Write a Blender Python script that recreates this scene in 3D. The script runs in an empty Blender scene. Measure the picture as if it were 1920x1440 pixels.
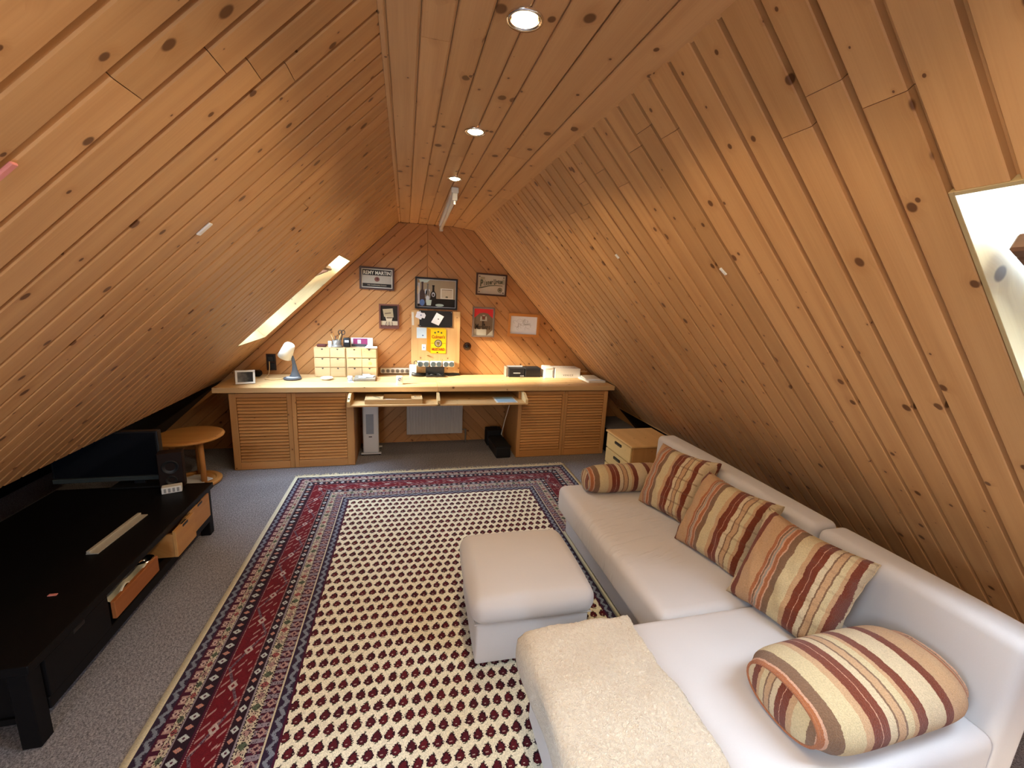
import bpy, bmesh, math, random
from mathutils import Vector, Matrix
random.seed(7)
SC = bpy.context.scene
COL = SC.collection
PI = math.pi

# ------------------------------------------------------------------ camera
CAM_F, CAM_YAW, CAM_PITCH, CAM_ROLL, CAM_H = 798.38, 0.2492, 0.2051, -0.0485, 1.70
def make_camera():
    cy, sy = math.cos(CAM_YAW), math.sin(CAM_YAW)
    cp, sp = math.cos(CAM_PITCH), math.sin(CAM_PITCH)
    f = Vector((sy*cp, cy*cp, -sp)); r = Vector((cy, -sy, 0)); d = f.cross(r)
    cr, sr = math.cos(CAM_ROLL), math.sin(CAM_ROLL)
    r2 = r*cr + d*sr; d2 = d*cr - r*sr
    cam = bpy.data.cameras.new('camera')
    cam.sensor_fit = 'HORIZONTAL'; cam.sensor_width = 36.0
    cam.lens = CAM_F/1920*36.0
    cam.clip_start = 0.02; cam.clip_end = 200
    o = bpy.data.objects.new('camera', cam); COL.objects.link(o)
    u = -d2; b = -f
    o.matrix_world = Matrix(((r2.x, u.x, b.x, 0), (r2.y, u.y, b.y, 0), (r2.z, u.z, b.z, CAM_H), (0, 0, 0, 1)))
    SC.camera = o
make_camera()

# ------------------------------------------------------------------ view, sky, sun
SC.view_settings.view_transform = 'Standard'
SC.view_settings.look = 'None'
SC.view_settings.gamma = 1.0
SC.view_settings.use_curve_mapping = False
SC.view_settings.exposure = 0.12
CY = SC.cycles
CY.max_bounces = 6; CY.diffuse_bounces = 3; CY.glossy_bounces = 2; CY.transmission_bounces = 3; CY.transparent_max_bounces = 8
SKY_COL, SKY_STR = (0.62, 0.80, 1.0), 32.0
SUN_DIR, SUN_STR = Vector((1.0, 0.21, -0.50)), 24.0
SPOT_W = 24.0

W = bpy.data.worlds.new('sky'); SC.world = W; W.use_nodes = True
bg = W.node_tree.nodes['Background']
bg.inputs[0].default_value = (*SKY_COL, 1); bg.inputs[1].default_value = SKY_STR
sl = bpy.data.lights.new('sun', 'SUN'); sl.energy = SUN_STR; sl.angle = math.radians(7.0); sl.color = (1.0, 0.86, 0.62)
so = bpy.data.objects.new('sun', sl); COL.objects.link(so); so.location = (-4, 2, 5)
so.rotation_euler = SUN_DIR.to_track_quat('-Z', 'Y').to_euler()

# room numbers (metres; x right, y into the room, z up)
D = 4.77            # far gable wall
YB = -1.6           # gable wall behind the viewer
ZC, XL = 2.38, -0.0687
XCH = 0.488         # where the flat ceiling ends and the two tilted boards start
XS, ZS = 0.706, 2.357
THL, THR = 0.7636, 0.8033

# ------------------------------------------------------------------ helpers: objects
def link(o):
    COL.objects.link(o); return o
def tag(o, label=None, cat=None, group=None, kind=None):
    if label: o['label'] = label
    if cat: o['category'] = cat
    if group: o['group'] = group
    if kind: o['kind'] = kind
    return o
def empty(name, loc=(0, 0, 0), rot=(0, 0, 0), label=None, cat=None, group=None, kind=None):
    o = bpy.data.objects.new(name, None); link(o)
    o.empty_display_size = 0.05
    o.location = loc; o.rotation_euler = rot
    return tag(o, label, cat, group, kind)
def me(bm, smooth=False, name='mesh'):
    m = bpy.data.meshes.new(name); bm.normal_update(); bm.to_mesh(m); bm.free()
    if smooth:
        m.polygons.foreach_set('use_smooth', [True]*len(m.polygons))
    return m
def obj(name, mesh, mat=None, parent=None, loc=(0, 0, 0), rot=(0, 0, 0), smooth=False, **kw):
    if isinstance(mesh, bmesh.types.BMesh): mesh = me(mesh, smooth, name)
    if mat is not None and not mesh.materials: mesh.materials.append(mat)
    o = bpy.data.objects.new(name, mesh); link(o)
    if parent is not None: o.parent = parent
    o.location = loc; o.rotation_euler = rot
    tag(o, kw.get('label'), kw.get('cat'), kw.get('group'), kw.get('kind'))
    return o
def BM(): return bmesh.new()
def box(bm, x0, x1, y0, y1, z0, z1, bev=0.0, seg=1):
    r = bmesh.ops.create_cube(bm, size=1.0)
    vs = r['verts']
    for v in vs:
        v.co.x = x0 if v.co.x < 0 else x1
        v.co.y = y0 if v.co.y < 0 else y1
        v.co.z = z0 if v.co.z < 0 else z1
    if bev > 0:
        es = list({e for v in vs for e in v.link_edges})
        bmesh.ops.bevel(bm, geom=es, offset=bev, segments=seg, profile=0.5, affect='EDGES')
    return bm
def bx(x0, x1, y0, y1, z0, z1, bev=0.0, seg=1):
    return box(BM(), x0, x1, y0, y1, z0, z1, bev, seg)
def tube(bm, pts, r, n=8, cap=True, closed=False):
    pts = [Vector(p) for p in pts]; rings = []
    rs = r if isinstance(r, (list, tuple)) else [r]*len(pts)
    prev = None
    for i, p in enumerate(pts):
        if closed: t = pts[(i+1) % len(pts)] - pts[i-1]
        elif i == 0: t = pts[1]-pts[0]
        elif i == len(pts)-1: t = pts[-1]-pts[-2]
        else: t = pts[i+1]-pts[i-1]
        t.normalize()
        if prev is None:
            a = Vector((0, 0, 1)) if abs(t.z) < .9 else Vector((1, 0, 0))
            u = t.cross(a).normalized()
        else:
            u = (prev - t*prev.dot(t)).normalized()
        prev = u; w = t.cross(u)
        rings.append([bm.verts.new(p + (u*math.cos(2*PI*k/n) + w*math.sin(2*PI*k/n))*rs[i]) for k in range(n)])
    m = len(rings)
    for i in range(m if closed else m-1):
        A, B = rings[i], rings[(i+1) % m]
        for k in range(n):
            bm.faces.new((A[k], A[(k+1) % n], B[(k+1) % n], B[k]))
    if cap and not closed:
        bm.faces.new(list(reversed(rings[0]))); bm.faces.new(rings[-1])
    return bm
def lathe(bm, prof, n=24, sx=1.0, sy=1.0):
    rings = []
    for r, z in prof:
        if r < 1e-6: rings.append([bm.verts.new((0, 0, z))])
        else: rings.append([bm.verts.new((r*sx*math.cos(2*PI*k/n), r*sy*math.sin(2*PI*k/n), z)) for k in range(n)])
    for A, B in zip(rings, rings[1:]):
        for k in range(n):
            k2 = (k+1) % n
            if len(A) == 1 and len(B) == 1: continue
            if len(A) == 1: bm.faces.new((A[0], B[k2], B[k]))
            elif len(B) == 1: bm.faces.new((A[k], A[k2], B[0]))
            else: bm.faces.new((A[k], A[k2], B[k2], B[k]))
    return bm
def prism(bm, poly, z0, z1, inset=0.0):
    """poly: ccw list of (x, y); extrude from z0 to z1; top inset gives a chamfer"""
    top = inset_poly(poly, inset) if inset else poly
    a = [bm.verts.new((x, y, z0)) for x, y in poly]
    b = [bm.verts.new((x, y, z1)) for x, y in top]
    n = len(poly)
    bm.faces.new(list(reversed(a))); bm.faces.new(b)
    for i in range(n): bm.faces.new((a[i], a[(i+1) % n], b[(i+1) % n], b[i]))
    return bm
def inset_poly(poly, d):
    n = len(poly); out = []
    for i in range(n):
        p0, p1, p2 = Vector(poly[i-1]), Vector(poly[i]), Vector(poly[(i+1) % n])
        e1 = (p1-p0).normalized(); e2 = (p2-p1).normalized()
        n1 = Vector((-e1.y, e1.x)); n2 = Vector((-e2.y, e2.x))
        k = 1 + n1.dot(n2)
        v = p1 + (n1+n2)*(d/max(k, .3))
        out.append((v.x, v.y))
    return out
def clip_half(poly, a, b, c):
    """keep a*x+b*y<=c"""
    out = []
    for i in range(len(poly)):
        p, q = poly[i], poly[(i+1) % len(poly)]
        fp, fq = a*p[0]+b*p[1]-c, a*q[0]+b*q[1]-c
        if fp <= 0: out.append(p)
        if fp*fq < 0:
            t = fp/(fp-fq); out.append((p[0]+(q[0]-p[0])*t, p[1]+(q[1]-p[1])*t))
    return out
def area(poly):
    return .5*sum(poly[i-1][0]*poly[i][1]-poly[i][0]*poly[i-1][1] for i in range(len(poly)))
def text_mesh(s, w=None, h=None, bold=0.0, shear=0.0, depth=0.0, spacing=1.0, resolution=3):
    c = bpy.data.curves.new('t', 'FONT'); c.body = s; c.offset = bold; c.shear = shear; c.extrude = depth
    c.space_character = spacing; c.resolution_u = resolution; c.align_x = 'CENTER'
    o = bpy.data.objects.new('t', c); link(o)
    dg = bpy.context.evaluated_depsgraph_get()
    m = bpy.data.meshes.new_from_object(o.evaluated_get(dg))
    bpy.data.objects.remove(o); bpy.data.curves.remove(c)
    xs = [v.co.x for v in m.vertices]; ys = [v.co.y for v in m.vertices]
    mx, my = (min(xs)+max(xs))/2, (min(ys)+max(ys))/2
    sx = w/(max(xs)-min(xs)) if w else None
    sy = h/(max(ys)-min(ys)) if h else None
    sx = sx or sy; sy = sy or sx
    for v in m.vertices: v.co.x = (v.co.x-mx)*sx; v.co.y = (v.co.y-my)*sy
    return m

# ------------------------------------------------------------------ helpers: node materials
class X:
    """a float socket with arithmetic, so that patterns can be written as formulas"""
    def __init__(s, nt, sock): s.nt, s.s = nt, sock
    def _m(s, op, *a):
        n = s.nt.nodes.new('ShaderNodeMath'); n.operation = op
        for i, v in enumerate((s,)+a):
            if isinstance(v, X): s.nt.links.new(v.s, n.inputs[i])
            else: n.inputs[i].default_value = v
        return X(s.nt, n.outputs[0])
    def __add__(s, o): return s._m('ADD', o)
    __radd__ = __add__
    def __sub__(s, o): return s._m('SUBTRACT', o)
    def __rsub__(s, o): return (s*-1.0)+o
    def __mul__(s, o): return s._m('MULTIPLY', o)
    __rmul__ = __mul__
    def __truediv__(s, o): return s._m('DIVIDE', o)
    def __pow__(s, o): return s._m('POWER', o)
    def abs(s): return s._m('ABSOLUTE')
    def fract(s): return s._m('FRACT')
    def floor(s): return s._m('FLOOR')
    def sin(s): return s._m('SINE')
    def mod(s, o): return s._m('MODULO', o)
    def min(s, o): return s._m('MINIMUM', o)
    def max(s, o): return s._m('MAXIMUM', o)
    def lt(s, o): return s._m('LESS_THAN', o)
    def gt(s, o): return s._m('GREATER_THAN', o)
    def pp(s, o): return s._m('PINGPONG', o)
    def clamp(s): return s.max(0.0).min(1.0)
    def step(s, e0, e1):
        n = s.nt.nodes.new('ShaderNodeMapRange'); n.interpolation_type = 'SMOOTHSTEP'
        s.nt.links.new(s.s, n.inputs[0])
        for i, v in ((1, e0), (2, e1)):
            if isinstance(v, X): s.nt.links.new(v.s, n.inputs[i])
            else: n.inputs[i].default_value = v
        return X(s.nt, n.outputs[0])
class Mat:
    def __init__(s, name, rough=0.6, spec=0.3, metal=0.0):
        s.m = bpy.data.materials.new(name); s.m.use_nodes = True
        s.nt = s.m.node_tree; s.b = s.nt.nodes['Principled BSDF']
        s.b.inputs['Roughness'].default_value = rough
        s.b.inputs['Specular IOR Level'].default_value = spec
        s.b.inputs['Metallic'].default_value = metal
    def coords(s, kind='Object'):
        n = s.nt.nodes.new('ShaderNodeTexCoord')
        return s.sep(n.outputs[kind])
    def sep(s, sock):
        n = s.nt.nodes.new('ShaderNodeSeparateXYZ'); s.nt.links.new(sock, n.inputs[0])
        return [X(s.nt, n.outputs[i]) for i in range(3)]
    def rand(s):
        n = s.nt.nodes.new('ShaderNodeObjectInfo'); return X(s.nt, n.outputs['Random'])
    def vec(s, x, y, z=0.0):
        n = s.nt.nodes.new('ShaderNodeCombineXYZ')
        for i, v in enumerate((x, y, z)):
            if isinstance(v, X): s.nt.links.new(v.s, n.inputs[i])
            else: n.inputs[i].default_value = v
        return n.outputs[0]
    def noise(s, vec, scale=1.0, detail=2.0, rough=.5, dist=0.0):
        n = s.nt.nodes.new('ShaderNodeTexNoise'); s.nt.links.new(vec, n.inputs['Vector'])
        n.inputs['Scale'].default_value = scale; n.inputs['Detail'].default_value = detail
        n.inputs['Roughness'].default_value = rough; n.inputs['Distortion'].default_value = dist
        return X(s.nt, n.outputs['Fac'])
    def voro(s, vec, scale=1.0, rnd=1.0):
        n = s.nt.nodes.new('ShaderNodeTexVoronoi'); n.voronoi_dimensions = '2D'
        s.nt.links.new(vec, n.inputs['Vector']); n.inputs['Scale'].default_value = scale
        n.inputs['Randomness'].default_value = rnd
        c = s.sep(n.outputs['Color'])
        return X(s.nt, n.outputs['Distance']), c
    def white(s, vec):
        n = s.nt.nodes.new('ShaderNodeTexWhiteNoise'); s.nt.links.new(vec, n.inputs['Vector'])
        return X(s.nt, n.outputs['Value'])
    def mix(s, f, a, b, blend='MIX'):
        n = s.nt.nodes.new('ShaderNodeMix'); n.data_type = 'RGBA'; n.blend_type = blend
        n.clamp_factor = True
        if isinstance(f, X): s.nt.links.new(f.s, n.inputs[0])
        else: n.inputs[0].default_value = f
        for i, v in ((6, a), (7, b)):
            if isinstance(v, tuple): n.inputs[i].default_value = (*v[:3], 1)
            else: s.nt.links.new(v, n.inputs[i])
        return n.outputs[2]
    def scale(s, col, f):
        n = s.nt.nodes.new('ShaderNodeVectorMath'); n.operation = 'SCALE'
        s.nt.links.new(col, n.inputs[0]); s.nt.links.new(f.s, n.inputs['Scale']); return n.outputs[0]
    def color(s, c):
        if isinstance(c, tuple): s.b.inputs['Base Color'].default_value = (*c[:3], 1)
        else: s.nt.links.new(c, s.b.inputs['Base Color'])
        return s
    def bump(s, h, strength=.3, dist=.002):
        n = s.nt.nodes.new('ShaderNodeBump'); n.inputs['Strength'].default_value = strength
        n.inputs['Distance'].default_value = dist
        s.nt.links.new(h.s, n.inputs['Height']); s.nt.links.new(n.outputs[0], s.b.inputs['Normal'])
        return s
    def emit(s, c, st):
        s.b.inputs['Emission Color'].default_value = (*c, 1); s.b.inputs['Emission Strength'].default_value = st
        return s

def wood(name, light, dark, axis='X', knots=1.0, rough=.45, spec=.3, kscale=1.25, tint=.10, grain=1.0, vary=.50):
    M = Mat(name, rough, spec)
    c = M.coords(); i = 'XYZ'.index(axis)
    u, v, w = c[i], c[(i+1) % 3], c[(i+2) % 3]
    r = M.rand()
    u = u + r*37.0; v = v + w*.7 + (r*91.7).fract()*13.0
    d, rc = M.voro(M.vec(u*(7.0*kscale), v*(9.0*kscale)), 1.0)
    kk = (rc[0]-.45).max(0.0)
    size = kk*kk*(.58*knots) + .0008
    q = d/size
    core = 1.0 - q.step(.65, 1.05)
    halo = 1.0 - q.step(.9, 3.2)
    dis = halo*.012
    wv = v + dis
    big = M.noise(M.vec(u*.9, wv*22.0*grain, w*3.0), 1.0, 2.0, .5)
    fine = M.noise(M.vec(u*5.0, wv*260.0*grain, w*20.0), 1.0, 1.0)
    streak = (big-.36).max(0.0)*1.5
    f = (streak*.75 + (fine-.5)*.35 + halo*.22).clamp()
    col = M.mix(f*vary*2.0, light, dark)
    kc = tuple(a*.28 for a in dark)
    col = M.mix(core*.92, col, (kc[0]*1.15, kc[1], kc[2]))
    col = M.scale(col, (r*7.13).fract()*(2*tint) + (1.0-tint))
    M.color(col)
    return M.m
def plain(name, c, rough=.5, spec=.3, metal=0.0, var=.06, scale=60.0):
    M = Mat(name, rough, spec, metal); x, y, z = M.coords()
    n = M.noise(M.vec(x, y, z), scale, 2.0)
    M.color(M.mix(n, tuple(a*(1-var) for a in c), tuple(min(1.0, a*(1+var)) for a in c)))
    return M.m

# ------------------------------------------------------------------ materials
PINE = wood('pine_panelling', (.57, .303, .122), (.35, .146, .046), 'X')
PINE_CEIL = wood('pine_ceiling', (.59, .322, .142), (.37, .162, .056), 'X', knots=1.3)
PINE_WALL = wood('pine_gable', (.55, .265, .095), (.36, .135, .036), 'X', knots=.9)
PINE_X = wood('pine_x', (.66, .43, .20), (.46, .24, .085), 'X', knots=.7)
PINE_Z = wood('pine_z', (.60, .310, .110), (.41, .165, .048), 'Z', knots=.45)
PINE_Y = wood('pine_y', (.62, .36, .145), (.42, .19, .06), 'Y', knots=.6)
SLAT = wood('pine_slat', (.60, .300, .105), (.42, .165, .046), 'X', knots=.25)
PALE = wood('birch_ply', (.62, .43, .22), (.48, .30, .13), 'X', knots=.18, tint=.05)
PALE_Z = wood('birch_ply_upright', (.62, .43, .22), (.48, .30, .13), 'Z', knots=.18, tint=.05)
LINING = wood('skylight_lining', (.46, .34, .17), (.24, .145, .055), 'X', knots=1.6, kscale=.8)
HONEY = wood('honey_pine', (.62, .30, .085), (.44, .17, .04), 'X', knots=.25)
HONEY_Z = wood('honey_pine_leg', (.58, .27, .08), (.40, .15, .035), 'Z', knots=.2)
BOARD = wood('knotty_notice_board', (.68, .43, .19), (.46, .22, .075), 'Z', knots=.8)
BLACKWOOD = wood('black_brown_wood', (.0065, .0058, .0062), (.004, .0035, .004), 'Y', knots=0.0, rough=.42, spec=.12)
SASH = wood('dark_sash_wood', (.16, .075, .045), (.09, .04, .022), 'Y', knots=.1)
DRAWFRONT = wood('tan_drawer_front', (.55, .29, .10), (.40, .17, .05), 'Y', knots=.15)
RUSTFRONT = wood('rust_drawer_front', (.36, .12, .035), (.26, .075, .02), 'Y', knots=.1)

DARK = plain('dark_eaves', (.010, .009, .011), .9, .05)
BLACK = plain('black_plastic', (.010, .010, .011), .4, .4)
BLACKM = plain('black_matt_card', (.014, .014, .016), .75, .2)
CHAR = plain('charcoal_plastic', (.075, .078, .085), .5, .35)
WHITE = plain('white_plastic', (.78, .77, .74), .4, .4, var=.02)
ENAMEL = plain('white_enamel', (.74, .73, .72), .35, .45, var=.02)
GREYP = plain('grey_socket_plastic', (.080, .105, .110), .5, .3)
GREYB = plain('grey_box_lid', (.16, .15, .15), .6, .2)
PAPER = plain('white_paper', (.80, .83, .88), .8, .15, var=.03)
PAPERC = plain('cream_paper', (.74, .68, .55), .8, .15, var=.05)
BLUEPAD = plain('blue_pad', (.36, .55, .72), .6, .2, var=.08)
CHROME = plain('chrome', (.75, .75, .75), .12, .5, 1.0)
ALU = plain('brushed_metal_strip', (.52, .49, .42), .4, .4, .3)
SHADE = plain('cream_shade', (.82, .77, .66), .6, .2, var=.02)
FELT = plain('roof_underside', (.055, .035, .022), .9, .05)
DKBROWN = plain('dark_brown_frame', (.060, .024, .014), .35, .4)
MAHOG = plain('mahogany_frame', (.16, .05, .028), .35, .4)
ORANGEFR = plain('orange_frame', (.55, .23, .06), .4, .3)
TAUPEFR = plain('taupe_frame', (.20, .14, .11), .5, .2)
BEIGE = plain('beige_print', (.62, .52, .36), .6, .2)
GOLDY = plain('antique_gold_print', (.42, .33, .19), .4, .3)
YELLOW = plain('mustard_yellow', (.86, .62, .008), .45, .3, var=.03)
ORANGE = plain('mustard_side_orange', (.62, .26, .012), .45, .3, var=.05)
REDPR = plain('red_print', (.62, .030, .030), .45, .3, var=.05)
MARBR = plain('brown_print', (.18, .125, .075), .45, .3)
GREYBE = plain('grey_beige_print', (.46, .42, .34), .45, .3)
INK = plain('dark_ink', (.022, .016, .012), .6, .2)
REDINK = plain('red_ink', (.42, .05, .010), .6, .2)
OLIVE = plain('olive_print', (.11, .105, .055), .5, .2)
PENC = plain('pencil_grey', (.34, .33, .34), .8, .1)
PURPLE = plain('purple_print', (.32, .05, .14), .5, .2)
BLUEPR = plain('blue_print', (.10, .17, .36), .5, .3)
PALEGR = plain('pale_green_print', (.52, .60, .50), .5, .3)
BOTTLE = plain('bottle_brown_print', (.055, .030, .022), .4, .3)
MIRRORB = plain('bar_print_tan', (.36, .27, .16), .35, .35)
GREYW = plain('grey_white_print', (.55, .56, .58), .5, .3)
SMOKEGL = plain('smoky_glass_pot', (.20, .17, .14), .2, .5)
DKRED = plain('dark_red_case', (.085, .016, .012), .5, .3)
TANW = plain('pencil_wood', (.70, .47, .22), .6, .2)
PINKY = plain('pink_tag', (.70, .25, .22), .5, .3)
CREAMCL = plain('cream_cloth', (.62, .58, .46), .85, .1)
GALV = plain('white_radiator', (.60, .55, .50), .45, .35, var=.03)

def glass_mat():
    m = bpy.data.materials.new('window_glass'); m.use_nodes = True; nt = m.node_tree
    nt.nodes.remove(nt.nodes['Principled BSDF'])
    t = nt.nodes.new('ShaderNodeBsdfTransparent'); g = nt.nodes.new('ShaderNodeBsdfGlossy'); g.inputs['Roughness'].default_value = .02
    f = nt.nodes.new('ShaderNodeFresnel'); f.inputs[0].default_value = 1.4
    x = nt.nodes.new('ShaderNodeMixShader')
    nt.links.new(f.outputs[0], x.inputs[0]); nt.links.new(t.outputs[0], x.inputs[1]); nt.links.new(g.outputs[0], x.inputs[2])
    nt.links.new(x.outputs[0], nt.nodes['Material Output'].inputs[0])
    return m
GLASS = glass_mat()
TVSCREEN = plain('tv_screen', (.006, .007, .010), .12, .5)
BULB = Mat('halogen_bulb', .3).color((1, .9, .7)).emit((1.0, .78, .42), 40.0).m
TUBEOFF = Mat('fluorescent_tube_unlit', .3, .4).color((.80, .74, .64)).m

def carpet_mat():
    M = Mat('grey_carpet', .95, .05); x, y, z = M.coords()
    a = M.noise(M.vec(x, y), 170.0, 3.0, .75); b = M.noise(M.vec(x*3.0+y*2.0, y*1.0-x*2.0), 30.0, 3.0, .65); c = M.noise(M.vec(x, y), 2.2, 2.0)
    f = ((a-.5)*2.6 + (b-.5)*1.6 + (c-.5)*.4 + .42).clamp()
    M.color(M.mix(f, (.090, .083, .094), (.50, .465, .495)))
    M.bump(a + b*.6, .8, .010)
    M.b.inputs['Sheen Weight'].default_value = .2
    return M.m
CARPET = carpet_mat()

def fabric_mat(name, col, wrinkle=0.0):
    M = Mat(name, .85, .15); x, y, z = M.coords()
    n = M.noise(M.vec(x, y, z), 420.0, 2.0); b = M.noise(M.vec(x, y, z), 5.0, 2.0)
    M.color(M.mix((n*.4+b*.6), tuple(a*.92 for a in col), tuple(min(.9, a*1.05) for a in col)))
    h = n*.10
    if wrinkle:
        w = M.noise(M.vec(x*5.0+y*3.0, y*34.0-x*9.0, z*8.0), 1.0, 1.0, .5, .5)
        mask = (1.0 - ((x+.10)*(x+.10)*1.6 + (y-.40)*(y-.40)).step(.03, .20))
        h = h + (w-.52).max(0.0)*mask*12.0*wrinkle
    M.bump(h, .5, .004)
    M.b.inputs['Sheen Weight'].default_value = .25
    M.b.inputs['Sheen Roughness'].default_value = .5
    return M.m
SOFA = fabric_mat('cream_microfibre', (.55, .505, .485))
SOFAW = fabric_mat('cream_microfibre_creased', (.55, .505, .485), 1.0)
PIPING = plain('khaki_edge_band', (.42, .38, .27), .7, .2)

def fleece_mat():
    M = Mat('beige_fleece', .95, .05); x, y, z = M.coords()
    a = M.noise(M.vec(x, y, z), 105.0, 3.0, .65, 1.2); b = M.noise(M.vec(x, y, z), 7.0, 2.0)
    M.color(M.mix(((a-.3)*1.7+b*.3-.05).clamp(), (.62, .455, .295), (.90, .78, .61)))
    M.bump(a, 1.0, .014); M.b.inputs['Sheen Weight'].default_value = .4
    return M.m
FLEECE = fleece_mat()

CC = dict(cr=(.58, .43, .26), tan=(.49, .28, .14), rust=(.165, .034, .013), org=(.36, .12, .045), br=(.20, .105, .055), yl=(.56, .42, .23), gy=(.30, .255, .20), pk=(.55, .30, .19), dk=(.13, .035, .018))
STRIPES = [('cr', 5), ('rust', 4), ('tan', 11), ('org', 2), ('pk', .6), ('br', 1.2), ('pk', .6), ('gy', 1.2), ('pk', .6), ('org', 2.5), ('pk', .7), ('br', 4), ('yl', 7.5), ('tan', 3.2),
           ('rust', 3.5), ('pk', .5), ('rust', 3), ('cr', 3), ('br', 1), ('tan', 3), ('br', .8), ('yl', 3.2), ('tan', 2), ('rust', 4), ('cr', 4)]
def stripe_mat(name, axis, half, shift=0.0, plaid=0.0, rep=1.0, flip=False):
    M = Mat(name, .95, .08); c = M.coords()
    i = 'XYZ'.index(axis); u = c[i]; v, w = c[(i+1) % 3], c[(i+2) % 3]
    wav = (M.noise(M.vec(v, w, u*.2), 26.0, 2.0)-.5)*.009 + (M.noise(M.vec(c[0], c[1], c[2]), 190.0, 1.0)-.5)*.005
    t = (u + wav)/(2*half)*rep + .5 + shift
    if flip: t = 1.0 - t
    t = t.fract()
    n = M.nt.nodes.new('ShaderNodeValToRGB'); cr = n.color_ramp; cr.interpolation = 'CONSTANT'
    tot = sum(k for _, k in STRIPES); pos = 0.0
    cr.elements.remove(cr.elements[1]); cr.elements[0].position = 0.0
    for q, (nm, k) in enumerate(STRIPES):
        e = cr.elements[0] if q == 0 else cr.elements.new(pos/tot)
        e.color = (*CC[nm], 1); pos += k
    M.nt.links.new(t.s, n.inputs[0]); col = n.outputs[0]
    th = M.noise(M.vec(c[0], c[1], c[2]), 230.0, 3.0, .7)
    col = M.scale(col, th*.9 + .52)
    if plaid:
        ln = ((v*14.0).fract()-.5).abs().lt(.06)
        col = M.mix(ln*plaid*t.gt(.62), col, (.16, .07, .035))
    M.color(col)
    ridge = (u*90.0).sin()*.25
    M.bump(th + ridge, .9, .006)
    M.b.inputs['Sheen Weight'].default_value = .15
    return M.m

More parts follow.
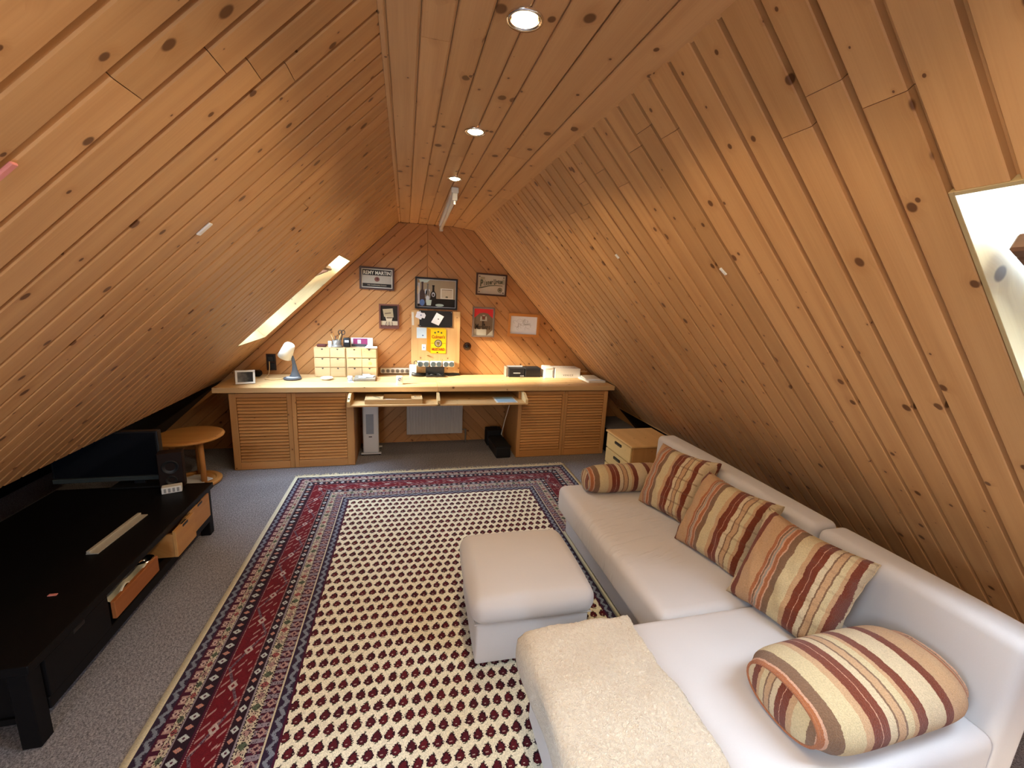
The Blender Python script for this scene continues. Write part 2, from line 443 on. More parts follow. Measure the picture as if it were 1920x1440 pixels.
def rug_mat(hw, hh):
    M = Mat('woven_wool_rug', .95, .05); X0, Y0, Z0 = M.coords()
    KN = .0036
    wob = M.noise(M.vec(X0, Y0), 60.0, 2.0)
    x = ((X0 + (wob-.5)*.004)/KN).floor()*KN + KN/2
    y = (Y0/KN).floor()*KN + KN/2
    dx = hw - X0.abs(); dy = hh - Y0.abs()
    s = dx.min(dy); side = dx.lt(dy)
    t = y*side + x*(1.0-side)
    rnd = M.white(M.vec(x*271.0, y*271.0))
    # ---- field of botehs
    PX, PY = .0515, .065
    row = (y/PY).floor()
    xo = x/PX + row.mod(2.0).abs()*.5
    colid = xo.floor()
    cid = M.white(M.vec(colid, row))
    cx = (xo.fract()-.5)*PX + (cid-.5)*.004; cy = ((y/PY).fract()-.5)*PY
    jg = (rnd-.5)*.007
    u = ((cy+.0225)/.0465).clamp()
    wd = (((u**.62)*PI).sin()**.75)*.0200 + jg*u.gt(.001)*u.lt(.999)
    body = ((cx - u*u*.004).abs()).lt(wd)
    inner = ((cx - u*u*.004).abs()).lt(wd-.0065)
    cream = M.mix((M.noise(M.vec(X0, Y0), 3.0, 2.0)*.7+rnd*.3), (.68, .61, .44), (.85, .80, .65))
    bodyc = M.mix(inner*(.5+cid*.5), (.024, .006, .011), (.100, .008, .013))
    col = M.mix(body, cream, bodyc)
    spot = ((cx+.002)*(cx+.002)*1.0 + (cy+.010)*(cy+.010)*2.6).lt(.0042*.0042)
    col = M.mix(spot*.9, col, (.50, .37, .32))
    hook = ((cx-.008).abs()/.0055 + (cy-.0235).abs()/.0042).lt(1.0)
    leaf = ((cx-(cy+.026)*1.5).abs()/.010 + (cy+.0262).abs()/.0036).lt(1.0)
    col = M.mix((hook+leaf).clamp(), col, (.085, .085, .055))
    # ---- border bands, from the inside out
    def diamond(u_, v_, a, b): return (u_.abs()/a + v_.abs()/b).lt(1.0)
    def cell(p, ph=0.0): return ((t/p+ph).fract()-.5)*p
    def band(a, b, c):
        nonlocal col
        col = M.mix((s.gt(a)*s.lt(b)), col, c)
    navy, blue, mar, drk = (.028, .014, .036), (.19, .21, .26), (.060, .006, .022), (.020, .006, .014)
    pink, wht, grn, red, rose, lil = (.37, .225, .21), (.55, .49, .36), (.085, .11, .07), (.15, .006, .014), (.28, .075, .075), (.24, .20, .24)
    def zig(c0, w):
        z = (t/.026).pp(1.0); q = (s-c0)/w
        return q.gt(z*.45+.15+(rnd-.5)*.16)*q.lt(z*.45+.55+(rnd-.5)*.2)
    col = M.mix(s.lt(.521), col, mar)
    band(.469, .512, M.mix(zig(.469, .043), navy, blue)); band(.462, .469, wht)
    f1 = M.mix(diamond(cell(.062), s-.439, .021, .020), M.mix(((cell(.031)).abs().lt(.006)), lil, mar), pink)
    f1 = M.mix(diamond(cell(.062), s-.439, .008, .008), f1, mar)
    f1 = M.mix((rnd.gt(.86)), f1, drk)
    band(.413, .462, f1)
    def florals(c0, w):
        k = ((t/.052).floor().mod(3.0)).abs()
        blob = diamond(cell(.052), s-c0, .019, w*.42); sm = diamond(cell(.052, .5), s-c0, .011, w*.36)
        g = M.mix(k.gt(.5), grn, M.mix(k.gt(1.5), rose, pink))
        q = M.mix(blob, wht, g); q = M.mix(sm, q, M.mix(.5, wht, pink))
        ed = ((s-c0).abs()/w).gt(.42); q = M.mix(ed*((t/.013).fract().gt(.45)), q, drk)
        q = M.mix(rnd.gt(.80), q, drk)
        return q
    band(.364, .413, florals(.388, .046)); band(.357, .364, lil)
    def gems(c0, w):
        k = (t/.044).floor().mod(2.0).abs(); a = M.mix(k, (.46, .50, .50), (.48, .22, .17))
        q = M.mix(diamond(cell(.044), s-c0, .017-k*.005, w*.40-k*.004), drk, a)
        return M.mix(diamond(cell(.044), s-c0, .006, .006), q, M.mix(k, mar, pink))
    band(.319, .357, gems(.338, .038)); band(.313, .319, M.mix((t/.008).fract().gt(.4), mar, pink))
    # main band
    P = .19; c = cell(P); z = (t/P).pp(1.0); m0 = .26
    main = M.mix((M.noise(M.vec(x, y), 40.0, 2.0)), (.080, .004, .010), (.185, .007, .014))
    diag = (s-(m0-.045) - z*.09).abs().lt(.006)
    main = M.mix(diag, main, M.mix(rnd*.6, mar, lil))
    fl = diamond(c, s-m0, .026, .020); main = M.mix(fl, main, (.44, .36, .33)); main = M.mix(diamond(c, s-m0, .010, .008), main, red)
    c2 = cell(P*.25); sm2 = M.white(M.vec((t/(P*.25)).floor(), ((s-.207)/.03).floor()))
    c3 = (((s-.207)/.0355).fract()-.5)*.0355
    st = (c2 - c3*1.2 + (sm2-.5)*.02).abs().lt(.0056)*(sm2.gt(.32))*(c3.abs().lt(.012))
    main = M.mix(st*(1.0-fl), main, pink)
    band(.207, .313, main); band(.203, .207, M.mix((t/.008).fract().gt(.4), mar, pink)); band(.194, .203, mar)
    band(.141, .194, gems(.167, .050)); band(.135, .141, lil)
    band(.105, .135, florals(.120, .030))
    f2 = M.mix(diamond(cell(.060), s-.0915, .017, .013), M.mix(cell(.030).abs().lt(.006), mar, pink), (.50, .37, .33)); f2 = M.mix(diamond(cell(.060), s-.0915, .006, .005), f2, mar)
    band(.079, .105, f2); band(.070, .079, mar)
    band(.028, .070, M.mix(zig(.028, .042), navy, blue))
    col = M.mix(s.lt(.028), col, M.mix(rnd*.5, (.84, .78, .58), (.72, .65, .46)))
    col = M.scale(col, rnd*.30 + .85)
    M.color(col)
    M.bump(M.noise(M.vec(X0, Y0), 420.0, 2.0) + rnd*.5, .5, .003)
    M.b.inputs['Sheen Weight'].default_value = .1
    return M.m

# ------------------------------------------------------------------ the room
PW, GAP = .1, .0
def plank_mesh(L, w, lipw=.013, dep=.019, cache={}):
    """one tongue-and-groove board: proud face, bevelled edges, recessed lip along one side; x is the length"""
    k = (round(L, 3), round(w, 4), lipw)
    if k in cache: return cache[k]
    lip = min(lipw, w*.2); a, b = -w/2+.0006, w/2-.0006
    prof = [(a, -.024), (b, -.024), (b, -dep), (b-lip, -dep), (b-lip, -.002), (b-lip-.003, 0), (a+.003, 0), (a, -.003)]
    bm = BM()
    e = .0008
    A = [bm.verts.new((e, y, z)) for y, z in prof]; B = [bm.verts.new((L-e, y, z)) for y, z in prof]
    bm.faces.new(list(reversed(A))); bm.faces.new(B); n = len(prof)
    for i in range(n): bm.faces.new((A[i], A[(i+1) % n], B[(i+1) % n], B[i]))
    bmesh.ops.recalc_face_normals(bm, faces=bm.faces)
    cache[k] = me(bm, False, 'plank'); return cache[k]
def plank(parent, x0, x1, yc, w, mat, z=0.0, lip=.013, dep=.019):
    if x1-x0 < .02: return
    m = plank_mesh(x1-x0, w, lip, dep)
    if not m.materials: m.materials.append(mat)
    o = bpy.data.objects.new('plank', m); link(o); o.parent = parent; o.location = (x0, yc, z)
    return o
def frame_matrix(origin, xa, za):
    xa = Vector(xa).normalized(); za = Vector(za).normalized(); ya = za.cross(xa)
    return Matrix(((xa.x, ya.x, za.x, origin[0]), (xa.y, ya.y, za.y, origin[1]), (xa.z, ya.z, za.z, origin[2]), (0, 0, 0, 1)))
def sheet_with_holes(x0, x1, y0, y1, holes, z=-.02):
    """rectangle in the xy plane minus rectangles, made of quads"""
    xs = sorted({x0, x1, *[h[0] for h in holes], *[h[1] for h in holes]}); ys = sorted({y0, y1, *[h[2] for h in holes], *[h[3] for h in holes]})
    bm = BM(); vv = {}
    def V(x, y):
        if (x, y) not in vv: vv[(x, y)] = bm.verts.new((x, y, z))
        return vv[(x, y)]
    for xa, xb in zip(xs, xs[1:]):
        for ya, yb in zip(ys, ys[1:]):
            cx, cy = (xa+xb)/2, (ya+yb)/2
            if any(h[0] < cx < h[1] and h[2] < cy < h[3] for h in holes): continue
            bm.faces.new((V(xa, ya), V(xb, ya), V(xb, yb), V(xa, yb)))
    return bm
ML = frame_matrix((XL, 0, ZC), (-math.cos(THL), 0, -math.sin(THL)), (math.sin(THL), 0, -math.cos(THL)))   # local y = +y
MR = frame_matrix((XS, 0, ZS), (math.cos(THR), 0, -math.sin(THR)), (-math.sin(THR), 0, -math.cos(THR)))  # local y = -y
sL = lambda z: (ZC-z)/math.sin(THL)
sR = lambda z: (ZS-z)/math.sin(THR)
END_L, END_R = sL(.735), sR(.375)
# skylight openings in slope coordinates (s0, s1, y0, y1)
SKY1 = (sL(1.955), sL(1.200), 3.8, 4.5)
SKY3 = (sL(2.08), sL(1.050), -.9, 0.0)  # unseen opening, enlarged to throw more light on the right slope
SKY2 = (sR(1.952), sR(1.190), .2, .7)

def slope(name, mat4, end, s_floor, holes, sgn, label, rnd, joint):
    loc_holes = [(h[0], h[1], min(sgn*h[2], sgn*h[3]), max(sgn*h[2], sgn*h[3])) for h in holes]
    ya, yb = sorted((sgn*(YB-.05), sgn*(D+.05)))
    wl = obj(name, sheet_with_holes(-.04, end+.01, ya, yb, loc_holes, -.028), FELT, label=label, cat='wall', kind='structure')
    wl.matrix_world = mat4
    n = int(round((4.8-YB)/PW))
    for i in range(n+1):
        y0 = -1.6 + i*PW; y1 = min(y0+PW, D)
        if y1-y0 < .02: continue
        yc, w = (y0+y1)/2, y1-y0
        segs = [(-.004, end)]
        for h in holes:
            if h[2]-1e-4 <= y0 and y1 <= h[3]+1e-4:
                segs = [(-.004, h[0]), (h[1], end)]
        j = rnd.uniform(*joint) if rnd.random() < .55 else None
        for a, b in segs:
            if j and a < j < b-.1:
                plank(wl, a, j, sgn*yc, w, PINE); plank(wl, j, b, sgn*yc, w, PINE)
            else: plank(wl, a, b, sgn*yc, w, PINE)
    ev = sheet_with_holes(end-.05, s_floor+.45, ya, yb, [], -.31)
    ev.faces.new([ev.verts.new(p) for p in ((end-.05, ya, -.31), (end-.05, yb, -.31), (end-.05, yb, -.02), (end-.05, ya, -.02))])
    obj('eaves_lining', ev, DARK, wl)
    # edge strip where the panelling stops above the open eaves
    if sgn < 0: obj('edge_strip', bx(end, end+.022, ya, yb, -.06, .004, .003), PINE_Y, wl)
    return wl
rl, rr = random.Random(3), random.Random(5)
WL = slope('wall_left', ML, END_L, sL(-.03), [SKY1, SKY3], 1, 'sloping roof wall left of the rug, clad in long honey pine boards', rl, (.12, .55))
WR = slope('wall_right', MR, END_R, sR(-.03), [SKY2], -1, 'sloping roof wall behind the sofa, clad in long pine boards', rr, (.08, .34))

# flat ceiling, boards along y
CE = obj('ceiling', sheet_with_holes(YB-.05, D+.05, -.02, .80, [], -.032), FELT, label='narrow flat pine board ceiling along the ridge', cat='ceiling', kind='structure')
CE.matrix_world = frame_matrix((XL, 0, ZC), (0, 1, 0), (0, 0, -1))      # local x = y, local y = +x
edges = [.022, .1087, .195, .2839, .3667, .449, .557]
rc = random.Random(11)
plank(CE, YB, D, .011, .022, PINE_CEIL, 0, .0035, .006)
for a, b in zip(edges, edges[1:]):
    cuts = [YB] + sorted(rc.uniform(YB+.4, D-.3) for _ in range(rc.choice((1, 1, 2)))) + [D]
    for p, q in zip(cuts, cuts[1:]): plank(CE, p, q, (a+b)/2, b-a, PINE_CEIL, 0, .0045, .007)
tilt = math.atan2(ZC-ZS, XS-XCH); wid = math.hypot(ZC-ZS, XS-XCH)
TB = empty('tilted_boards'); TB.parent = CE; TB.location = (0, .557, 0); TB.rotation_euler = (tilt, 0, 0)
for k in range(2):
    cuts = [YB, rc.uniform(.9, 3.4), D]
    for p, q in zip(cuts, cuts[1:]): plank(TB, p, q, (wid+.016)*(k+.5)/2, (wid+.016)/2, PINE_CEIL, 0, .0045, .007)

# far gable wall: chevron of diagonal boards
MB = frame_matrix((0, D, 0), (1, 0, 0), (0, -1, 0))           # local x = x, local y = z up? (fixed below)
MB = Matrix(((1, 0, 0, 0), (0, 0, -1, D), (0, 1, 0, 0), (0, 0, 0, 1)))  # local (x, z, towards the room)
xfl, xfr = XL-(ZC)/math.tan(THL), XS+ZS/math.tan(THR)
bmw = BM()
bmw.faces.new([bmw.verts.new((x, y, -.02)) for x, y in ((xfl-.6, -.05), (xfr+.6, -.05), (XS+.6, ZC+.06), (XL-.6, ZC+.06))])
WB = obj('wall_back', bmw, FELT, label='far gable wall of diagonal pine boards meeting in a chevron', cat='wall', kind='structure')
WB.matrix_world = MB
XM = .225
def gable_half(poly, th, side):
    # board direction: parallel to the roof edge of this half
    dx, dz = (math.cos(th), math.sin(th)) if side < 0 else (math.cos(th), -math.sin(th))
    nx, nz = (-dz, dx) if side < 0 else (-dz, dx)
    cs = [nx*x+nz*z for x, z in poly]; lo, hi = min(cs), max(cs)
    k0 = math.floor(lo/.0885); c = k0*.0885 + .02
    while c < hi:
        strip = clip_half(clip_half(poly, nx, nz, c+.0885), -nx, -nz, -c)
        c += .0885
        if len(strip) < 3 or abs(area(strip)) < .0012: continue
        if area(strip) < 0: strip.reverse()
        # local frame: x along the board so that the grain follows it
        cx = sum(p[0] for p in strip)/len(strip); cz = sum(p[1] for p in strip)/len(strip)
        loc = [((p[0]-cx)*dx+(p[1]-cz)*dz, -(p[0]-cx)*dz+(p[1]-cz)*dx) for p in strip]
        cl = []
        for p in loc:
            if not cl or math.hypot(p[0]-cl[-1][0], p[1]-cl[-1][1]) > .004: cl.append(p)
        if math.hypot(cl[0][0]-cl[-1][0], cl[0][1]-cl[-1][1]) < .004: cl.pop()
        if len(cl) < 3: continue
        bm = BM(); base = inset_poly(cl, .0006)
        prism(bm, base, -.016, -.004); prism(bm, base, -.0045, 0.0, .0035)
        obj('plank', bm, PINE_WALL, WB, (cx, cz, 0), (0, 0, math.atan2(dz, dx)))
gable_half([(XM, 0), (XM, ZC), (XL, ZC), (xfl, 0)], THL, -1)
gable_half([(XM, 0), (xfr, 0), (XS, ZS), (XCH, ZC), (XM, ZC)], THR, 1)

# gable wall behind the viewer, with an unseen window added for light
RW = (-1.35, -.65, .35, 1.15)
MF = Matrix(((1, 0, 0, 0), (0, 0, 1, YB), (0, 1, 0, 0), (0, 0, 0, 1)))
bmf = sheet_with_holes(-3.2, 3.7, -.05, ZC+.1, [RW], 0.0)
WF = obj('wall_front', bmf, PINE_WALL, label='near gable wall behind the viewer with an added window', cat='wall', kind='structure')
WF.matrix_world = MF

FLOOR = obj('floor', bx(-3.15, 3.6, YB-.1, D+.1, -.06, 0), CARPET, label='grey mottled carpet covering the attic floor', cat='floor', kind='structure')

# ------------------------------------------------------------------ windows
def skylight(name, mat4, hole, sgn, label):
    s0, s1, y0, y1 = hole
    a, b = sorted((sgn*y0, sgn*y1)); dep = .24
    w = empty(name, label=label, cat='window', kind='structure'); w.matrix_world = mat4
    t = .010
    obj('lining', bx(s0, s1, a-t, a, -dep, .001, .001), LINING, w)
    obj('lining', bx(s0, s1, b, b+t, -dep, .001, .001), LINING, w)
    lt = obj('lining', bx(0, b-a, -t, 0, -dep, .001, .001), LINING, w, (s0, a, 0), (0, 0, PI/2))
    lt2 = obj('lining', bx(0, b-a, 0, t, -dep, .001, .001), LINING, w, (s1+t, a, 0), (0, 0, PI/2))
    # fixed frame at the outer end of the lining
    fr = BM(); z0, z1 = -dep-.07, -dep
    box(fr, s0-.03, s0+.02, a-.03, b+.03, z0, z1, .004); box(fr, s1-.02, s1+.03, a-.03, b+.03, z0, z1, .004)
    box(fr, s0+.02, s1-.02, a-.03, a+.02, z0, z1, .004); box(fr, s0+.02, s1-.02, b-.02, b+.03, z0, z1, .004)
    obj('window_frame', fr, SASH, w)
    # centre-hung sash, ajar: its upper edge swings into the room
    L, wd = .78, (b-a)-.04
    piv = empty('sash'); piv.parent = w; piv.location = ((s0+.55), (a+b)/2, -.19); piv.rotation_euler = (0, math.radians(19), 0)
    q = BM(); m = .034
    box(q, -L/2, -L/2+m, -wd/2, wd/2, -.022, .022, .006); box(q, L/2-m, L/2, -wd/2, wd/2, -.022, .022, .006)
    box(q, -L/2+m, L/2-m, -wd/2, -wd/2+m, -.022, .022, .006); box(q, -L/2+m, L/2-m, wd/2-m, wd/2, -.022, .022, .006)
    obj('sash_frame', q, SASH, piv)
    obj('pane', bx(-L/2+m, L/2-m, -wd/2+m, wd/2-m, -.004, .004), GLASS, piv)
    for e in (-1, 1):
        obj('pivot', bx(.0+.02, .10, e*wd/2-.012, e*wd/2+.012, -.02, .03, .006), BLACK, piv)
    return w
skylight('window_1', ML, SKY1, 1, 'bright skylight in the left slope above the desk end')
skylight('window_2', MR, SKY2, -1, 'large skylight with pine lining in the right slope beside the sofa')
skylight('window_3', ML, SKY3, 1, 'unseen skylight in the left slope behind the viewer')
w4 = empty('window_4', label='unseen window added in the near gable wall behind the viewer', cat='window', kind='structure'); w4.matrix_world = MF
f = BM(); x0, x1, z0, z1 = RW
for a, b, c, d in ((x0, x1, z0, z0+.07), (x0, x1, z1-.07, z1), (x0, x0+.07, z0+.07, z1-.07), (x1-.07, x1, z0+.07, z1-.07), ((x0+x1)/2-.04, (x0+x1)/2+.04, z0+.07, z1-.07)):
    box(f, a, b, c, d, -.08, .02, .004)
obj('window_frame', f, SASH, w4)
for a, b in ((x0+.07, (x0+x1)/2-.04), ((x0+x1)/2+.04, x1-.07)): obj('pane', bx(a, b, z0+.07, z1-.07, -.035, -.029), GLASS, w4)

# light portals in the openings (they guide the sky sampling, give no light of their own)
def portal(mat4, cx, cy, sx, sy, z):
    l = bpy.data.lights.new('portal', 'AREA'); l.shape = 'RECTANGLE'; l.size = sx; l.size_y = sy; l.cycles.is_portal = True
    o = bpy.data.objects.new('portal', l); link(o)
    o.matrix_world = mat4 @ Matrix.Translation((cx, cy, z)) @ Matrix.Rotation(PI, 4, 'X')
for m4, h, sg in ((ML, SKY1, 1), (ML, SKY3, 1), (MR, SKY2, -1)):
    portal(m4, (h[0]+h[1])/2, sg*(h[2]+h[3])/2, h[1]-h[0], h[3]-h[2], -.36)
portal(MF, (RW[0]+RW[1])/2, (RW[2]+RW[3])/2, RW[1]-RW[0], RW[3]-RW[2], -.1)

# ------------------------------------------------------------------ ceiling lamps
def downlight(y, label):
    t = empty('recessed_spotlight', (.293, y, ZC), (0, 0, 0), label, 'ceiling light', 'recessed halogen spots along the ceiling')
    obj('trim_ring', lathe(BM(), [(.036, .004), (.036, -.004), (.046, -.005), (.048, 0), (.048, .004)], 28), CHROME, t, smooth=True)
    obj('bulb', lathe(BM(), [(0, -.010), (.014, -.009), (.026, -.005), (.033, 0), (.034, .004)], 24), BULB, t, smooth=True)
    l = bpy.data.lights.new('halogen', 'SPOT'); l.energy = SPOT_W; l.color = (1.0, .77, .48); l.spot_size = math.radians(150); l.spot_blend = .22; l.shadow_soft_size = .025
    o = bpy.data.objects.new('halogen', l); link(o); o.parent = t; o.location = (0, 0, -.016)
for y, s in ((1.2, 'lit recessed spotlight at the top of the picture, nearest and largest'), (2.0, 'lit recessed spotlight midway along the ceiling'), (2.81, 'lit recessed spotlight just before the fluorescent tube')):
    downlight(y, s)
downlight(.4, 'lit recessed spotlight above the viewer'); downlight(-.4, 'lit recessed spotlight behind the viewer')

t = empty('tube_lamp', (.318, 3.02, ZC), (0, 0, -.02), 'unlit fluorescent tube lamp running along the far ceiling', 'lamp')
obj('housing', bx(-.025, .025, 0, 1.56, -.035, 0, .006, 2), ENAMEL, t)
obj('tube', tube(BM(), [(0, .03, -.062), (0, 1.53, -.062)], .014, 14), TUBEOFF, t, smooth=True)
for yy in (0, 1.52): obj('end_cap', bx(-.018, .018, yy, yy+.04, -.082, -.035, .006, 2), WHITE, t)
obj('pull_switch', tube(BM(), [(0, .02, -.08), (0, .02, -.105)], .008, 10), WHITE, t)

# small fittings stuck to the slopes
def on_slope(m4, s, y, z=0.0): return m4 @ Vector((s, y, z))
def sticker(name, m4, s, y, w, h, mat, label, cat, ang=0.0):
    b = BM(); box(b, -w/2, w/2, -h/2, h/2, 0, .006, .002)
    o = obj(name, b, mat, label=label, cat=cat); o.matrix_world = m4 @ Matrix.Translation((s, y, 0)) @ Matrix.Rotation(ang, 4, 'Z')
    return o
sticker('wall_clip', ML, sL(1.859), 1.594, .055, .022, WHITE, 'small white clip on the left slope below the ceiling', 'clip')
sticker('wall_clip', MR, sR(1.935), -2.196, .028, .02, WHITE, 'tiny white clip high on the right slope', 'clip', .2)
sticker('wall_hook', MR, sR(1.833), -1.482, .036, .014, WHITE, 'small white hook on the right slope above the sofa', 'hook', .3)
sticker('pink_tag', ML, sL(1.856), .898, .04, .014, PINKY, 'small pink tag on the left slope at the picture edge', 'tag')

# ------------------------------------------------------------------ rug
RX0, RX1, RY0, RY1 = -.98, 1.58, .50, 3.92
rhw, rhh = (RX1-RX0)/2, (RY1-RY0)/2
def grid_slab(hw, hh, nx, ny, th, zf):
    bm = BM(); vs = [[bm.verts.new((-hw+2*hw*i/nx, -hh+2*hh*j/ny, th+zf(-hw+2*hw*i/nx, -hh+2*hh*j/ny))) for i in range(nx+1)] for j in range(ny+1)]
    for j in range(ny):
        for i in range(nx): bm.faces.new((vs[j][i], vs[j][i+1], vs[j+1][i+1], vs[j+1][i]))
    rim = [vs[0][i] for i in range(nx+1)] + [vs[j][nx] for j in range(1, ny+1)] + [vs[ny][i] for i in range(nx-1, -1, -1)] + [vs[j][0] for j in range(ny-1, 0, -1)]
    low = [bm.verts.new((v.co.x, v.co.y, 0)) for v in rim]
    for k in range(len(rim)):
        k2 = (k+1) % len(rim); bm.faces.new((rim[k], low[k], low[k2], rim[k2]))
    bm.faces.new(list(reversed(low)))
    return bm
RUG = empty('oriental_rug', ((RX0+RX1)/2, (RY0+RY1)/2, .0005), (0, 0, -.006), 'cream wool rug with rows of dark red botehs and wide patterned border', 'rug')
obj('pile', grid_slab(rhw, rhh, 60, 80, .009, lambda x, y: .0012*math.sin(7*x+3*y)*math.sin(5*y)), rug_mat(rhw, rhh), RUG, smooth=True)
rf = random.Random(21); bm = BM()
for e, sg in ((rhh, 1), (-rhh, -1)):
    n = 210
    for k in range(n):
        x = -rhw + 2*rhw*(k+.5)/n; L = rf.uniform(.035, .06); a = rf.gauss(0, .35)
        tube(bm, [(x, e-.004*sg, .006), (x+a*.02, e+sg*L*.4, .006), (x+a*.05+rf.gauss(0, .008), e+sg*L, .003)], [.0042, .0036, .0018], 5)
FRINGE = plain('cream_fringe', (.72, .64, .44), .9, .05)
obj('fringe', bm, FRINGE, RUG, kind='stuff')
obj('end_band', bx(-rhw, rhw, rhh-.012, rhh+.006, .001, .0105, .002), FRINGE, RUG)

# ------------------------------------------------------------------ sofa
def soft_box(x0, x1, y0, y1, z0, z1, r=.04, n=5, crown=0.0, cuts=10, puff=0.0):
    """upholstered block: rounded edges, slightly crowned top, subdivided so that it can bulge"""
    bm = bx(x0, x1, y0, y1, z0, z1)
    bmesh.ops.bevel(bm, geom=list(bm.edges), offset=r, segments=n, profile=.5, affect='EDGES')
    big = [e for e in bm.edges if e.calc_length() > .12]
    bmesh.ops.subdivide_edges(bm, edges=big, cuts=cuts, use_grid_fill=True)
    cx, cy = (x0+x1)/2, (y0+y1)/2; hx, hy = (x1-x0)/2, (y1-y0)/2; h = z1-z0
    for v in bm.verts:
        a, b = (v.co.x-cx)/hx, (v.co.y-cy)/hy; k = max(0, (1-a*a))*max(0, (1-b*b)); t = (v.co.z-z0)/h
        if t > .5: v.co.z += crown*k**.6
        if puff:
            g = math.sin(PI*min(1, max(0, t)))
            v.co.x += puff*g*(1 if a > 0 else -1)*max(0, 1-b*b)*(abs(a) > .95)
            v.co.y += puff*g*(1 if b > 0 else -1)*max(0, 1-a*a)*(abs(b) > .95)
    return bm
SF = empty('corner_sofa', (1.35, 1.6, 0), label='long cream corner sofa with chaise in front of the right slope', cat='sofa')
def S(name, bm, mat, **kw):
    for v in bm.verts: v.co -= Vector((1.35, 1.6, 0))
    return obj(name, bm, mat, SF, smooth=True, **kw)
ZSEAT = .415
S('seat', soft_box(1.035, 1.79, 1.335, 2.62, .225, ZSEAT, .045, 5, .010, 12, .008), SOFAW)
S('base', soft_box(1.105, 1.88, 1.345, 2.60, .05, .24, .02, 3, 0, 6), SOFA)
S('base_edge', bx(1.095, 1.11, 1.345, 2.60, .035, .058, .004), PIPING)
S('chaise_seat', soft_box(.452, 1.79, .665, 1.33, .225, ZSEAT+.008, .035, 5, .006, 12, .006), SOFA)
S('chaise_base', soft_box(.468, 1.88, .675, 1.325, .05, .235, .02, 3, 0, 6), SOFA)
def back(y0, y1):
    b = soft_box(0, .15, y0, y1, 0, .70, .035, 5, .006, 8)
    for v in b.verts: v.co.x += 1.80 + (v.co.z-.36)*.02 - .02; v.co.z += .05
    return b
S('backrest', back(.668, 1.352), SOFA); S('backrest', back(1.362, 2.635), SOFA)
for x, y in ((.55, .75), (.55, 1.25), (1.8, .75), (1.2, 2.5), (1.8, 2.5), (1.8, 1.35)):
    S('foot', box(BM(), x-.025, x+.025, y-.025, y+.025, .012 if x < 1.7 else .001, .056, .004), BLACK)

OT = empty('ottoman', (.573, 1.865, .010), (0, 0, math.radians(-1.2)), 'square cream upholstered ottoman standing on the rug', 'ottoman')
obj('seat_pad', soft_box(-.29, .29, -.29, .29, .245, .372, .055, 6, .022, 10, .012), SOFA, OT, smooth=True)
b = soft_box(-.268, .268, -.255, .255, .03, .25, .012, 3, 0, 6)
obj('body', b, SOFA, OT, smooth=True)
for x in (-.2, .2):
    for y in (-.19, .19): obj('foot', bx(x-.022, x+.022, y-.022, y+.022, .001, .035, .004), BLACK, OT)
obj('lid_seam', tube(BM(), [(-.274, -.262, .25), (.274, -.262, .25), (.274, .262, .25), (-.274, .262, .25)], .004, 6, closed=True), SOFA, OT)

# ------------------------------------------------------------------ cushions
def cushion_mesh(s=.21, th=.085, n=26, seed=0, ruffle=.010):
    rg = random.Random(seed); ph = [rg.uniform(0, 6) for _ in range(6)]
    bm = BM(); top, bot = {}, {}
    for i in range(n+1):
        for j in range(n+1):
            u, v = -1+2*i/n, -1+2*j/n
            k = (max(0, 1-abs(u)**2.4)*max(0, 1-abs(v)**2.4))**.42
            px = s*u*(1-.10*(1-v*v)*(abs(u)**4)); py = s*v*(1-.10*(1-u*u)*(abs(v)**4))
            rim = max(abs(u), abs(v)); wav = 0
            if rim > .9: wav = ruffle*math.sin(14*u+ph[0])*math.sin(14*v+ph[1]+1.3)*((rim-.9)/.1)
            wr = .005*math.sin(9*u+5*v+ph[2])*k + .004*math.sin(15*v-4*u+ph[3])*k + .003*math.sin(22*u+9*v+ph[4])*k
            t = (px, py, th*k + wr + wav)
            top[i, j] = bm.verts.new(t)
            bot[i, j] = top[i, j] if i in (0, n) or j in (0, n) else bm.verts.new((px, py, -th*.8*k + wr*.5 + wav))
    for i in range(n):
        for j in range(n):
            bm.faces.new((top[i, j], top[i+1, j], top[i+1, j+1], top[i, j+1]))
            q = (bot[i, j], bot[i, j+1], bot[i+1, j+1], bot[i+1, j])
            if len(set(q)) >= 3:
                try: bm.faces.new(q)
                except ValueError: pass
    return bm
def cushion(center, yaw, lean, seed, mat, roll, label):
    """local x = horizontal along the sofa, y = up the cushion, z = towards the sitter"""
    t = empty('striped_cushion', label=label, cat='cushion', group='striped scatter cushions on the sofa')
    side = Vector((math.sin(yaw), -math.cos(yaw), 0))
    nrm = Vector((-math.cos(yaw), -math.sin(yaw), 0))
    up = Vector((0, 0, 1))*math.cos(lean) - nrm*math.sin(lean)
    face = side.cross(up)
    m = Matrix(((side.x, up.x, face.x, center[0]), (side.y, up.y, face.y, center[1]), (side.z, up.z, face.z, center[2]), (0, 0, 0, 1)))
    t.matrix_world = m @ Matrix.Rotation(roll, 4, 'Z')
    obj('cover', cushion_mesh(.215, .108, 34, seed, .014), mat, t, smooth=True)
    pts = []
    for k in range(72):
        e = k/18.0; q = e % 1; s_ = .212
        p = [(-s_+2*s_*q, -s_), (s_, -s_+2*s_*q), (s_-2*s_*q, s_), (-s_, s_-2*s_*q)][int(e)]
        pin = 1-.10*(1-(2*q-1)**2)
        p = (p[0], p[1]*pin) if int(e) in (0, 2) else (p[0]*pin, p[1])
        pts.append((p[0], p[1], .006*math.sin(k*1.9+seed)))
    obj('seam', tube(BM(), pts, .0045, 6, closed=True), mat, t)
    return t
cushion((1.635, 2.14, .598), .26, .47, 1, stripe_mat('striped_weave_a', 'X', .215, .12, .5, .95), .04, 'striped rust and cream cushion farthest along the sofa, touching the bolster')
